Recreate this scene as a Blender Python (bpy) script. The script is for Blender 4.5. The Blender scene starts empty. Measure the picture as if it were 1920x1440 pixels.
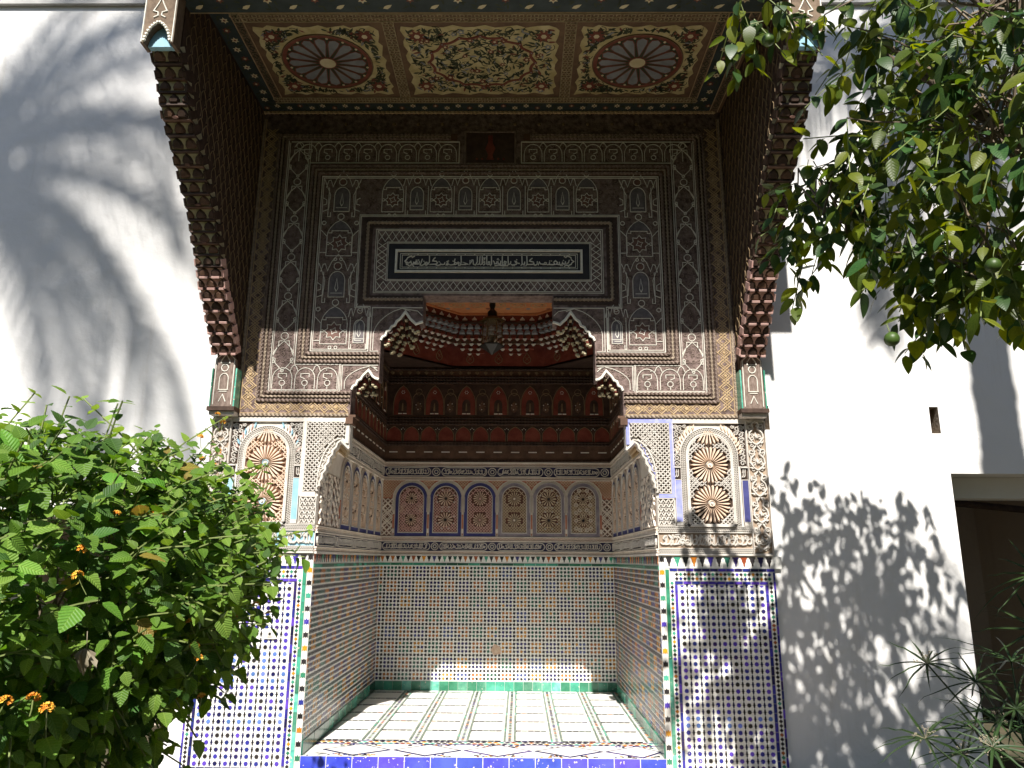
import bpy, math, random
from mathutils import Vector, Matrix, noise
R = random.Random(11)
S = bpy.context.scene
COL = S.collection
rad = math.radians

# ------------------------------------------------------------------ camera, sky, sun, exposure
cd = bpy.data.cameras.new('camera'); cam = bpy.data.objects.new('camera', cd); COL.objects.link(cam)
S.camera = cam
PITCH, YAW, ROLL = .2334, -.0111, .0065
fw = Vector((math.sin(YAW)*math.cos(PITCH), math.cos(YAW)*math.cos(PITCH), math.sin(PITCH)))
r0 = Vector((math.cos(YAW), -math.sin(YAW), 0)); u0 = r0.cross(fw)
rt = r0*math.cos(ROLL)+u0*math.sin(ROLL); up = -r0*math.sin(ROLL)+u0*math.cos(ROLL)
CAM = Vector((0, -6, 1.6))
cam.matrix_world = Matrix(((rt.x, up.x, -fw.x, CAM.x), (rt.y, up.y, -fw.y, CAM.y), (rt.z, up.z, -fw.z, CAM.z), (0, 0, 0, 1)))
cd.sensor_width = 36; cd.lens = 25.97; cd.clip_end = 400; cd.clip_start = .05

SUN = Vector((-.068, -1, 1.055)).normalized()          # towards the sun
W = bpy.data.worlds.new('World'); S.world = W; W.use_nodes = True
nt = W.node_tree; bg = nt.nodes['Background']
sky = nt.nodes.new('ShaderNodeTexSky'); sky.sky_type = 'NISHITA'; sky.sun_disc = False; sky.ozone_density = 4.0
sky.sun_elevation = math.asin(SUN.z); sky.sun_rotation = math.pi-.06
nt.links.new(sky.outputs[0], bg.inputs[0]); bg.inputs[1].default_value = .055
sl = bpy.data.lights.new('sun', 'SUN'); sl.energy = 5.0; sl.angle = rad(.53); sl.color = (1, .95, .87)
so = bpy.data.objects.new('sun', sl); COL.objects.link(so)
so.rotation_euler = SUN.to_track_quat('Z', 'Y').to_euler(); so.location = (-1, -12, 16)
S.view_settings.view_transform = 'Standard'; S.view_settings.look = 'None'
S.view_settings.exposure = 1.0; S.view_settings.gamma = 1; S.view_settings.use_curve_mapping = False
S.render.engine = 'CYCLES'
cy = S.cycles
cy.max_bounces = 10; cy.diffuse_bounces = 7; cy.glossy_bounces = 3; cy.transmission_bounces = 6; cy.transparent_max_bounces = 8
cy.caustics_reflective = False; cy.caustics_refractive = False; cy.sample_clamp_indirect = 8
cy.use_denoising = True
try: cy.denoiser = 'OPENIMAGEDENOISE'
except Exception: pass

# ------------------------------------------------------------------ materials
def mat(name, col, col2=None, scale=6., rough=.7, bump=0., bscale=40., rnd=0., spec=.35, transl=0., stretch=None, coat=0., detail=4., dist=.02, vein=0., chip=0.):
    m = bpy.data.materials.new(name); m.use_nodes = True
    t = m.node_tree; N = t.nodes; L = t.links; p = N['Principled BSDF']
    p.inputs['Roughness'].default_value = rough; p.inputs['Specular IOR Level'].default_value = spec
    p.inputs['Coat Weight'].default_value = coat; p.inputs['Coat Roughness'].default_value = .12
    tc = N.new('ShaderNodeTexCoord'); src = tc.outputs['Object']
    if stretch:
        mp = N.new('ShaderNodeMapping'); mp.inputs['Scale'].default_value = stretch; L.new(src, mp.inputs[0]); src = mp.outputs[0]
    c = None
    if col2 is not None:
        nz = N.new('ShaderNodeTexNoise'); nz.inputs['Scale'].default_value = scale; nz.inputs['Detail'].default_value = detail
        nz.inputs['Roughness'].default_value = .62
        L.new(src, nz.inputs['Vector'])
        rp = N.new('ShaderNodeValToRGB'); rp.color_ramp.elements[0].position = .36; rp.color_ramp.elements[1].position = .66
        rp.color_ramp.elements[0].color = (*col, 1); rp.color_ramp.elements[1].color = (*col2, 1)
        L.new(nz.outputs[0], rp.inputs[0]); c = rp.outputs[0]
    if rnd:
        oi = N.new('ShaderNodeObjectInfo'); hs = N.new('ShaderNodeHueSaturation')
        mr = N.new('ShaderNodeMapRange'); mr.inputs['To Min'].default_value = 1-rnd; mr.inputs['To Max'].default_value = 1+rnd*1.3
        L.new(oi.outputs['Random'], mr.inputs[0]); L.new(mr.outputs[0], hs.inputs['Value'])
        ma = N.new('ShaderNodeMath'); ma.operation = 'MULTIPLY_ADD'; ma.inputs[1].default_value = .05*min(1, rnd*2); ma.inputs[2].default_value = .5-.025*min(1, rnd*2)
        L.new(oi.outputs['Random'], ma.inputs[0]); L.new(ma.outputs[0], hs.inputs['Hue'])
        if c is not None: L.new(c, hs.inputs['Color'])
        else: hs.inputs['Color'].default_value = (*col, 1)
        c = hs.outputs[0]
    if chip and c is not None:
        # knocked-off glaze: small pale bites
        cn = N.new('ShaderNodeTexNoise'); cn.inputs['Scale'].default_value = 38; cn.inputs['Detail'].default_value = 3
        gp_ = N.new('ShaderNodeNewGeometry'); L.new(gp_.outputs['Position'], cn.inputs['Vector'])
        cr = N.new('ShaderNodeValToRGB'); cr.color_ramp.elements[0].position = chip; cr.color_ramp.elements[1].position = chip+.025; L.new(cn.outputs[0], cr.inputs[0])
        cm = N.new('ShaderNodeMixRGB'); L.new(cr.outputs[0], cm.inputs[0]); L.new(c, cm.inputs[1]); cm.inputs[2].default_value = (.55, .49, .42, 1); c = cm.outputs[0]
    vh = None
    if vein:
        # midrib and side veins from the leaf's own coordinates (across, along)
        at = N.new('ShaderNodeAttribute'); at.attribute_name = 'leaf_pos'; sx = N.new('ShaderNodeSeparateXYZ'); L.new(at.outputs['Vector'], sx.inputs[0])
        def mth(op, a, b=None, k=None):
            n = N.new('ShaderNodeMath'); n.operation = op
            for i, q in enumerate((a, b, k)):
                if q is None: continue
                if isinstance(q, (int, float)): n.inputs[i].default_value = q
                else: L.new(q, n.inputs[i])
            return n.outputs[0]
        au = mth('ABSOLUTE', sx.outputs[0]); ph = mth('SUBTRACT', mth('MULTIPLY', sx.outputs[1], 8.0), mth('MULTIPLY', au, 2.3))
        sv = mth('ABSOLUTE', mth('SINE', mth('MULTIPLY', ph, 3.1416))); side = mth('LESS_THAN', sv, .22); mid = mth('LESS_THAN', au, .06)
        vm = mth('MAXIMUM', side, mid); vh = mth('ADD', mth('POWER', sv, .6), mth('MULTIPLY', mid, -1.0))
        lt = N.new('ShaderNodeMixRGB'); lt.blend_type = 'MIX'; L.new(mth('MULTIPLY', vm, vein), lt.inputs[0]); L.new(c, lt.inputs[1]); lt.inputs[2].default_value = (min(1, col[0]*2.6+.03), min(1, col[1]*1.9+.04), col[2]*2.2+.02, 1); c = lt.outputs[0]
    if c is not None: L.new(c, p.inputs['Base Color'])
    else: p.inputs['Base Color'].default_value = (*col, 1)
    if vein:
        b = N.new('ShaderNodeBump'); b.inputs['Strength'].default_value = min(.7, vein*2.2); b.inputs['Distance'].default_value = .003
        L.new(vh, b.inputs['Height']); L.new(b.outputs[0], p.inputs['Normal'])
    elif bump:
        nb = N.new('ShaderNodeTexNoise'); nb.inputs['Scale'].default_value = bscale; nb.inputs['Detail'].default_value = 5
        L.new(src, nb.inputs['Vector'])
        b = N.new('ShaderNodeBump'); b.inputs['Strength'].default_value = bump; b.inputs['Distance'].default_value = dist
        L.new(nb.outputs[0], b.inputs['Height']); L.new(b.outputs[0], p.inputs['Normal'])
    if transl:
        tr = N.new('ShaderNodeBsdfTranslucent'); mx = N.new('ShaderNodeMixShader'); mx.inputs[0].default_value = transl
        if c is not None:
            h2 = N.new('ShaderNodeHueSaturation'); h2.inputs['Saturation'].default_value = 1.1; h2.inputs['Value'].default_value = 1.5; h2.inputs['Hue'].default_value = .485
            L.new(c, h2.inputs['Color']); L.new(h2.outputs[0], tr.inputs[0])
        L.new(p.outputs[0], mx.inputs[1]); L.new(tr.outputs[0], mx.inputs[2])
        L.new(mx.outputs[0], N['Material Output'].inputs[0])
    return m

def plaster(name, a, b, stain):
    m = mat(name, a, b, scale=.9, rough=.9, bump=.55, bscale=5, spec=.15, detail=8, dist=.025)
    t = m.node_tree; N = t.nodes; L = t.links; p = N['Principled BSDF']
    old = p.inputs['Base Color'].links[0].from_socket
    tc = N.new('ShaderNodeTexCoord'); mp = N.new('ShaderNodeMapping'); mp.inputs['Scale'].default_value = (5, 5, .5)
    nz = N.new('ShaderNodeTexNoise'); nz.inputs['Scale'].default_value = 1.; nz.inputs['Detail'].default_value = 7; nz.inputs['Roughness'].default_value = .7
    L.new(tc.outputs['Object'], mp.inputs[0]); L.new(mp.outputs[0], nz.inputs[0])
    rp = N.new('ShaderNodeValToRGB'); rp.color_ramp.elements[0].position = .56; rp.color_ramp.elements[1].position = .78
    rp.color_ramp.elements[0].color = (0, 0, 0, 1); rp.color_ramp.elements[1].color = (.55, .55, .55, 1)
    L.new(nz.outputs[0], rp.inputs[0])
    mx = N.new('ShaderNodeMixRGB'); L.new(rp.outputs[0], mx.inputs[0]); L.new(old, mx.inputs[1]); mx.inputs[2].default_value = (*stain, 1)
    # hairline cracks and pits
    vo = N.new('ShaderNodeTexVoronoi'); vo.feature = 'F1'; vo.inputs['Scale'].default_value = 2.3
    L.new(tc.outputs['Object'], vo.inputs['Vector'])
    r2 = N.new('ShaderNodeValToRGB'); r2.color_ramp.elements[0].position = .012; r2.color_ramp.elements[1].position = .022
    r2.color_ramp.elements[0].color = (1, 1, 1, 1); r2.color_ramp.elements[1].color = (0, 0, 0, 1)
    L.new(vo.outputs['Distance'], r2.inputs[0])
    m2 = N.new('ShaderNodeMixRGB'); L.new(r2.outputs[0], m2.inputs[0]); L.new(mx.outputs[0], m2.inputs[1]); m2.inputs[2].default_value = (.25, .2, .16, 1)
    L.new(m2.outputs[0], p.inputs['Base Color'])
    return m

M = {}
M['plaster'] = plaster('white_plaster', (.69, .685, .68), (.75, .742, .735), (.55, .51, .45))
M['passage'] = plaster('pink_plaster', (.54, .46, .39), (.62, .54, .46), (.44, .36, .30))
M['slot'] = mat('slot_mortar', (.26, .21, .16), (.36, .30, .24), scale=25, rough=.95, bump=.5)
M['grey'] = mat('grey_coping', (.35, .35, .34), (.45, .44, .43), rough=.8, bump=.2)
M['cobalt'] = mat('cobalt_paint', (.02, .035, .22), (.03, .05, .28), rough=.6)
tile = dict(rough=.22, spec=.5, bump=.12, bscale=55, dist=.004)
M['white'] = mat('white_glaze', (.72, .71, .67), (.81, .80, .76), scale=14, rnd=.05, **tile)
M['blue'] = mat('blue_glaze', (.028, .02, .20), (.05, .042, .33), scale=9, rnd=.45, chip=.69, **tile)
M['paleblue'] = mat('pale_blue_glaze', (.08, .15, .48), (.12, .2, .52), scale=9, rnd=.3, **tile)
M['navy'] = mat('navy_glaze', (.012, .01, .05), (.03, .022, .12), scale=9, rnd=.5, **tile)
M['black'] = mat('black_glaze', (.012, .011, .014), (.035, .03, .03), scale=12, rnd=.4, **tile)
M['green'] = mat('green_glaze', (.025, .17, .10), (.06, .28, .18), scale=8, rnd=.35, chip=.69, **tile)
M['dkgreen'] = mat('dark_green_glaze', (.012, .06, .04), (.03, .12, .08), scale=8, rnd=.35, **tile)
M['teal'] = mat('teal_glaze', (.05, .24, .17), (.14, .38, .28), scale=12, rnd=.45, chip=.66, **tile)
M['orange'] = mat('amber_glaze', (.42, .15, .012), (.55, .24, .02), scale=9, rnd=.25, **tile)
M['rust'] = mat('rust_glaze', (.26, .065, .02), (.36, .11, .03), scale=9, rnd=.3, **tile)
M['amber2'] = mat('dull_amber_glaze', (.34, .14, .015), (.46, .22, .03), scale=9, **tile)
M['amber3'] = mat('brown_amber_glaze', (.27, .085, .02), (.38, .15, .03), scale=9, **tile)
M['zblue'] = mat('dull_blue_glaze', (.03, .045, .14), (.06, .08, .22), scale=9, **tile)
M['ledge'] = mat('ledge_blue_glaze', (.04, .045, .46), (.07, .09, .60), scale=5, rnd=.22, chip=.66, **tile)
M['grout'] = mat('grout', (.50, .48, .43), (.60, .58, .53), scale=20, rough=.9, bump=.2)
M['chip'] = mat('chipped_clay', (.48, .32, .22), (.56, .42, .32), scale=30, rough=.95, bump=.4)
M['marble'] = mat('white_marble', (.76, .745, .71), (.84, .83, .80), scale=5, rough=.32, rnd=.05, spec=.45, detail=8)
M['gap'] = mat('shaded_plaster_ground', (.26, .19, .14), (.36, .28, .21), scale=14, rough=.95)  # ground darkened in colour to stand for shade in the carving gaps
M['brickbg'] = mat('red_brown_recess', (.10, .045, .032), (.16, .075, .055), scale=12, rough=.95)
M['stucco'] = mat('white_stucco', (.49, .455, .41), (.60, .565, .52), scale=9, rough=.9, bump=.25, bscale=60, dist=.004, spec=.15)
M['stucco2'] = mat('beige_stucco', (.68, .60, .52), (.78, .72, .64), scale=9, rough=.9, bump=.25, bscale=60, dist=.004, spec=.15)
M['ochre'] = mat('ochre_stucco', (.52, .41, .27), (.64, .54, .40), scale=9, rough=.9, bump=.25, bscale=60, dist=.004, spec=.15)
M['tan'] = mat('tan_stucco', (.62, .46, .34), (.72, .58, .46), scale=8, rough=.9, bump=.25, bscale=60, dist=.004, spec=.15)
M['terra'] = mat('terracotta_paint', (.40, .15, .09), (.48, .21, .14), scale=12, rough=.85)
M['shadow'] = mat('brown_recess_shade', (.035, .022, .016), (.06, .038, .027), scale=12, rough=.95)  # backing with the shade of deep carving in its colour; also frieze ground
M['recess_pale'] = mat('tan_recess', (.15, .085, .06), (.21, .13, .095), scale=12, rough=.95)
M['inkblue'] = mat('ink_blue_paint', (.022, .022, .05), (.035, .036, .10), scale=14, rough=.8)
M['indigo'] = mat('indigo_paint', (.030, .032, .13), (.05, .055, .19), scale=10, rough=.7)
M['fadeblue'] = mat('faded_blue_paint', (.20, .22, .52), (.34, .36, .62), scale=14, rough=.8, detail=8)
M['fadegrey'] = mat('faded_grey_paint', (.17, .15, .19), (.28, .25, .27), scale=12, rough=.8, detail=8)
M['aqua'] = mat('aqua_paint', (.20, .38, .48), (.28, .46, .54), scale=10, rough=.75)
M['sage'] = mat('sage_paint', (.24, .28, .16), (.34, .36, .22), scale=10, rough=.85)
M['rose'] = mat('rose_paint', (.55, .32, .28), (.66, .45, .40), scale=14, rough=.85)
wd = dict(rough=.62, bump=.35, bscale=35, spec=.25, dist=.006)
M['wood'] = mat('carved_cedar', (.075, .050, .043), (.235, .172, .156), scale=22, detail=8, rough=.72, bump=.9, bscale=38, spec=.2, dist=.012)
M['wood2'] = mat('weathered_cedar', (.115, .08, .063), (.235, .178, .15), scale=16, stretch=(3, 3, 1), **wd)
M['gold'] = mat('ochre_cedar', (.10, .065, .04), (.18, .125, .08), scale=18, **wd)
M['dark'] = mat('dark_cedar', (.035, .02, .014), (.07, .042, .03), scale=12, **wd)
M['redwood'] = mat('red_painted_cedar', (.13, .026, .016), (.20, .05, .032), scale=10, **wd)
M['brown'] = mat('brown_painted_cedar', (.075, .04, .025), (.13, .072, .046), scale=10, **wd)
M['worngreen'] = mat('worn_green_glaze', (.11, .16, .13), (.22, .26, .22), scale=16, rough=.35)
M['fillred'] = mat('faded_red_cedar', (.11, .058, .046), (.165, .09, .07), scale=18, **wd)
M['fillslate'] = mat('faded_slate_cedar', (.09, .08, .085), (.16, .14, .145), scale=18, **wd)
M['line'] = mat('bone_line', (.60, .58, .51), (.72, .70, .63), scale=25, rough=.75)
M['goldline'] = mat('gold_line', (.36, .25, .13), (.46, .34, .2), scale=25, rough=.6)
M['rope'] = mat('rope_cedar', (.21, .16, .115), (.33, .265, .20), scale=25, rough=.7)
M['dimline'] = mat('dim_ochre_line', (.16, .11, .055), (.22, .15, .08), scale=25, rough=.75)
M['olive'] = mat('painted_olive_ground', (.42, .34, .15), (.60, .52, .29), scale=9, rough=.7)
M['leafpaint'] = mat('painted_dark_leaf', (.03, .035, .018), (.05, .06, .03), rough=.7)
M['redpaint'] = mat('painted_red', (.15, .042, .026), (.22, .07, .045), scale=9, rough=.7)
M['slate'] = mat('painted_slate_petal', (.19, .20, .21), (.27, .28, .29), scale=10, rough=.7)
M['cream'] = mat('painted_cream', (.56, .47, .28), (.66, .58, .38), scale=10, rough=.7)
M['umber'] = mat('painted_umber', (.12, .07, .04), (.18, .11, .06), scale=10, rough=.7)
M['hexline'] = mat('dim_cream_line', (.30, .24, .13), (.40, .33, .2), scale=14, rough=.7)
M['inkslate'] = mat('ink_slate_cedar', (.013, .013, .016), (.024, .022, .026), scale=9, rough=.65)
M['inkgreen'] = mat('painted_ink_green', (.02, .03, .03), (.04, .055, .055), scale=7, rough=.6)
M['pale_dart'] = mat('pale_dart_wood', (.36, .31, .19), (.46, .41, .28), scale=14, rough=.75)
M['orangewood'] = mat('orange_painted_ceiling', (.48, .17, .065), (.58, .25, .10), scale=9, rough=.6)
M['brass'] = mat('aged_brass', (.16, .10, .035), (.26, .17, .06), scale=8, rough=.4, spec=.6)
M['brass'].node_tree.nodes['Principled BSDF'].inputs['Metallic'].default_value = .8
M['iron'] = mat('dark_iron', (.02, .018, .016), (.03, .027, .024), rough=.5)
gm = bpy.data.materials.new('lantern_glass'); gm.use_nodes = True
gp = gm.node_tree.nodes['Principled BSDF']; gp.inputs['Base Color'].default_value = (.8, .78, .7, 1); gp.inputs['Roughness'].default_value = .08
gp.inputs['Transmission Weight'].default_value = .85; gp.inputs['IOR'].default_value = 1.1; M['glass'] = gm
M['soil'] = mat('garden_soil', (.05, .045, .025), (.09, .075, .045), scale=4, rough=.95, bump=.6, bscale=12)
M['path'] = mat('pink_paving', (.48, .41, .35), (.58, .51, .45), scale=3, rough=.85, bump=.3)
M['plastic'] = mat('ivory_plastic', (.62, .60, .54), rough=.4)
lf = dict(rough=.5, spec=.3, vein=.3)
M['leafA'] = mat('lantana_leaf_mid', (.078, .19, .020), (.115, .245, .030), scale=14, rnd=.25, transl=.35, **lf)
M['leafB'] = mat('lantana_leaf_light', (.135, .265, .036), (.185, .325, .055), scale=14, rnd=.2, transl=.4, **lf)
M['leafC'] = mat('lantana_leaf_dark', (.035, .10, .018), (.06, .14, .026), scale=14, rnd=.25, transl=.3, **lf)
lo = dict(rough=.4, spec=.32, vein=.09)
M['leafD'] = mat('lantana_leaf_yellowing', (.22, .22, .035), (.26, .17, .045), scale=30, rnd=.25, transl=.35, **lf)
M['citA'] = mat('orange_leaf_mid', (.048, .082, .009), (.078, .115, .014), scale=12, rnd=.3, transl=.45, **lo)
M['citB'] = mat('orange_leaf_yellow', (.105, .14, .012), (.15, .18, .018), scale=12, rnd=.25, transl=.5, **lo)
M['citC'] = mat('orange_leaf_dark', (.02, .052, .012), (.035, .075, .018), scale=12, rnd=.3, transl=.22, **lo)
M['fruit'] = mat('green_orange_peel', (.035, .075, .012), (.06, .11, .02), scale=6, rough=.45, bump=.3, bscale=160, dist=.002, rnd=.2)
M['bark'] = mat('brown_bark', (.07, .05, .035), (.13, .10, .07), scale=10, rough=.9, bump=.7, bscale=30, stretch=(1, 1, .3))
M['twig'] = mat('grey_twig', (.13, .10, .07), (.19, .15, .11), scale=20, rough=.85)
M['greenstem'] = mat('green_stem', (.13, .17, .05), (.19, .23, .08), scale=20, rough=.6)
M['petal'] = mat('lantana_orange', (.55, .17, .012), (.62, .30, .03), scale=40, rough=.6)
M['petal2'] = mat('lantana_yellow', (.62, .42, .04), (.68, .50, .08), scale=40, rough=.6)
M['dry'] = mat('dry_leaf', (.22, .19, .13), (.32, .28, .21), scale=20, rough=.9)
M['sedge'] = mat('sedge_leaf', (.014, .036, .007), (.026, .055, .012), scale=10, rough=.5, transl=.12, rnd=.2)
M['palm'] = mat('palm_leaflet', (.05, .085, .03), (.08, .12, .04), scale=5, rough=.5, transl=.15)

# ------------------------------------------------------------------ mesh helpers
class Fr:
    def __init__(s, o, U, V, N): s.o, s.U, s.V, s.N = Vector(o), Vector(U), Vector(V), Vector(N)
    def __call__(s, u, v, n=0.): return s.o+s.U*u+s.V*v+s.N*n
    def at(s, u, v, n=0.): return Fr(s(u, v, n), s.U, s.V, s.N)
    def flip(s): return Fr(s.o, -s.U, s.V, s.N)

def arc(cu, cv, r, a0, a1, n=10, rv=None):
    rv = r if rv is None else rv
    return [(cu+r*math.cos(rad(a0+(a1-a0)*i/n)), cv+rv*math.sin(rad(a0+(a1-a0)*i/n))) for i in range(n+1)]
def arch(c, v0, h, sp, n=14, k=1.):
    """round arch, from foot to foot: half width h, springing sp, rise k*h"""
    return [(c-h, v0)]+[(c-h*math.cos(math.pi*i/n), sp+k*h*math.sin(math.pi*i/n)) for i in range(n+1)]+[(c+h, v0)]
def keel(c, v0, h, sp, top, n=6):
    """pointed arch with a slight ogee"""
    L = []
    for i in range(n+1):
        t = i/n; L.append((c-h*(1-t**1.7)**.75 if t < 1 else c, sp+(top-sp)*(t**.9)))
    return [(c-h, v0)]+L+[(2*c-x, y) for x, y in reversed(L[:-1])]+[(c+h, v0)]
def star(c, v, r, k=8, inner=.7654, a0=22.5):
    return [(c+(r if i % 2 == 0 else r*inner)*math.cos(rad(a0+180*i/k)), v+(r if i % 2 == 0 else r*inner)*math.sin(rad(a0+180*i/k))) for i in range(2*k)]
def ngon(c, v, r, k, a0=0, rv=None):
    rv = r if rv is None else rv
    return [(c+r*math.cos(rad(a0+360*i/k)), v+rv*math.sin(rad(a0+360*i/k))) for i in range(k)]
def spiral(c, v, r, a0, turns, d=1, n=14):
    return [(c+r*(1-.8*i/n)*math.cos(rad(a0)+d*turns*6.283*i/n), v+r*(1-.8*i/n)*math.sin(rad(a0)+d*turns*6.283*i/n)) for i in range(n+1)]
def mv(P, du, dv): return [(a+du, b+dv) for a, b in P]

class MB:
    def __init__(s): s.v = []; s.f = []; s.m = []; s.lp = []
    def face(s, P, m=0):
        i = len(s.v); s.v.extend(P); s.f.append(tuple(range(i, i+len(P)))); s.m.append(m)
    def poly(s, F, P, n0, n1, m=0, side=None, back=False):
        i = len(s.v); k = len(P)
        s.v.extend(F(a, b, n1) for a, b in P); s.f.append(tuple(range(i, i+k))); s.m.append(m)
        if n0 is None: return s
        s.v.extend(F(a, b, n0) for a, b in P)
        for j in range(k):
            q = (j+1) % k; s.f.append((i+j, i+q, i+k+q, i+k+j)); s.m.append(m if side is None else side)
        if back: s.f.append(tuple(range(i+2*k-1, i+k-1, -1))); s.m.append(m)
        return s
    def box(s, F, a0, a1, b0, b1, n0, n1, m=0, side=None, back=True):
        return s.poly(F, [(a0, b0), (a1, b0), (a1, b1), (a0, b1)], n0, n1, m, side, back)
    def bevel(s, F, P, n0, n1, k=.8, m=0):
        """raised piece whose top is a little smaller than its foot"""
        c = (sum(a for a, _ in P)/len(P), sum(b for _, b in P)/len(P)); i = len(s.v); q = len(P)
        s.v.extend(F(c[0]+(a-c[0])*k, c[1]+(b-c[1])*k, n1) for a, b in P); s.v.extend(F(a, b, n0) for a, b in P)
        s.f.append(tuple(range(i, i+q))); s.m.append(m)
        for j in range(q): s.f.append((i+j, i+(j+1) % q, i+q+(j+1) % q, i+q+j)); s.m.append(m)
        return s
    def ribbon(s, F, P, w, n0, n1, closed=False, m=0, top=.6):
        k = len(P)
        if k < 2: return s
        i = len(s.v); h = w/2
        for j in range(k):
            a = P[j-1] if (j > 0 or closed) else None; c = P[(j+1) % k] if (j < k-1 or closed) else None; b = P[j]
            d1 = Vector((b[0]-a[0], b[1]-a[1])) if a else None; d2 = Vector((c[0]-b[0], c[1]-b[1])) if c else None
            if d1 is not None and d1.length > 1e-9: d1.normalize()
            if d2 is not None and d2.length > 1e-9: d2.normalize()
            if d1 is None: d1 = d2
            if d2 is None: d2 = d1
            t = d1+d2
            if t.length < 1e-6: t = d1.copy()
            t.normalize(); nx, ny = -t.y, t.x
            cs = max(.5, abs(t.dot(d1))); g = h/cs
            s.v += [F(b[0]+nx*g, b[1]+ny*g, n0), F(b[0]+nx*g*top, b[1]+ny*g*top, n1), F(b[0]-nx*g*top, b[1]-ny*g*top, n1), F(b[0]-nx*g, b[1]-ny*g, n0)]
        for j in range(k if closed else k-1):
            p = i+4*j; q = i+4*((j+1) % k)
            for e in range(3): s.f.append((p+e, p+e+1, q+e+1, q+e)); s.m.append(m)
        if not closed:
            s.f.append((i, i+1, i+2, i+3)); s.f.append((i+4*k-1, i+4*k-2, i+4*k-3, i+4*k-4)); s.m += [m, m]
        return s
    def ring(s, F, A, B, n0, n1, m=0):
        """flat raised band between two polylines of equal length, with both edges"""
        i = len(s.v); k = len(A)
        for a, b in zip(A, B): s.v += [F(*a, n0), F(*a, n1), F(*b, n1), F(*b, n0)]
        for j in range(k-1):
            for e in range(3): s.f.append((i+4*j+e, i+4*j+e+1, i+4*j+e+5, i+4*j+e+4)); s.m.append(m)
        for e in (i, i+4*(k-1)): s.f.append((e, e+1, e+2, e+3)); s.m.append(m)
        return s
    def tube(s, P, r, k=6, m=0, cap=True, twist=0., lobe=0., lobes=2):
        P = [Vector(p) for p in P]; i = len(s.v); n = len(P)
        rr = r if isinstance(r, (list, tuple)) else [r]*n; prev = None
        for j in range(n):
            t = (P[min(j+1, n-1)]-P[max(j-1, 0)])
            if t.length < 1e-9: t = Vector((0, 0, 1))
            t.normalize()
            if prev is None: a = t.orthogonal().normalized()
            else:
                a = prev-t*prev.dot(t)
                a = a.normalized() if a.length > 1e-6 else t.orthogonal().normalized()
            prev = a; b = t.cross(a)
            for e in range(k):
                th = 6.2832*e/k; q = rr[j]*(1+lobe*math.cos(lobes*(th+twist*j)))
                s.v.append(P[j]+(a*math.cos(th)+b*math.sin(th))*q)
        for j in range(n-1):
            for e in range(k):
                f = (e+1) % k; s.f.append((i+j*k+e, i+j*k+f, i+(j+1)*k+f, i+(j+1)*k+e)); s.m.append(m)
        if cap: s.f.append(tuple(range(i+k-1, i-1, -1))); s.f.append(tuple(range(i+(n-1)*k, i+n*k))); s.m += [m, m]
        return s
    def rope(s, F, P, r, n, pitch=.034, closed=False, m=0):
        Q = []
        K = len(P)
        for j in range(K if closed else K-1):
            a = P[j]; b = P[(j+1) % K]; L = math.hypot(b[0]-a[0], b[1]-a[1]); q = max(1, int(L/(pitch/3)))
            seg = [F(a[0]+(b[0]-a[0])*i/q, a[1]+(b[1]-a[1])*i/q, n) for i in range(q+1)]
            s.tube(seg, r, 6, m, twist=6.2832/6*.5*2, lobe=.36, lobes=2)
        return s
    def lathe(s, c, prof, k=10, m=0):
        i = len(s.v); n = len(prof); c = Vector(c)
        for r, z in prof:
            for e in range(k): s.v.append(c+Vector((r*math.cos(6.2832*e/k), r*math.sin(6.2832*e/k), z)))
        for j in range(n-1):
            for e in range(k): f = (e+1) % k; s.f.append((i+j*k+e, i+j*k+f, i+(j+1)*k+f, i+(j+1)*k+e)); s.m.append(m)
        return s
    def mesh(s, name, mats, smooth=False):
        me = bpy.data.meshes.new(name); me.from_pydata([tuple(v) for v in s.v], [], s.f)
        for x in (mats if isinstance(mats, (list, tuple)) else [mats]): me.materials.append(M[x] if isinstance(x, str) else x)
        me.polygons.foreach_set('material_index', s.m)
        if s.lp and len(s.lp) == len(s.v):
            at = me.attributes.new('leaf_pos', 'FLOAT_VECTOR', 'POINT'); at.data.foreach_set('vector', [q for t in s.lp for q in t])
        if smooth: me.polygons.foreach_set('use_smooth', [True]*len(s.f))
        me.update(); return me
    def build(s, name, mats, parent=None, smooth=False, stuff=False):
        return obj(name, s.mesh(name, mats, smooth), parent, stuff=stuff)

def obj(name, me, parent=None, loc=(0, 0, 0), rot=None, scale=None, stuff=False):
    o = bpy.data.objects.new(name, me); COL.objects.link(o)
    o.location = loc
    if rot is not None: o.rotation_euler = rot
    if scale is not None: o.scale = scale
    if parent is not None:
        o.parent = parent; r = parent; off = Vector((0, 0, 0))
        while r is not None: off += r.location; r = r.parent
        # every parent is an unrotated empty or an untransformed mesh: children keep world coordinates
        o.matrix_parent_inverse = Matrix.Translation(-off)
        if parent.parent is not None: o.matrix_parent_inverse = Matrix.Translation(Vector((0, 0, 0))-parent.location)
    if stuff: o['kind'] = 'stuff'
    return o
def thing(name, label, cat, loc=(0, 0, 0), group=None):
    o = bpy.data.objects.new(name, None); COL.objects.link(o); o.location = loc; o.empty_display_size = .2
    o['label'] = label; o['category'] = cat
    if group: o['group'] = group
    return o
def tag(o, label, cat, group=None):
    o['label'] = label; o['category'] = cat
    if group: o['group'] = group
    return o

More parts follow.
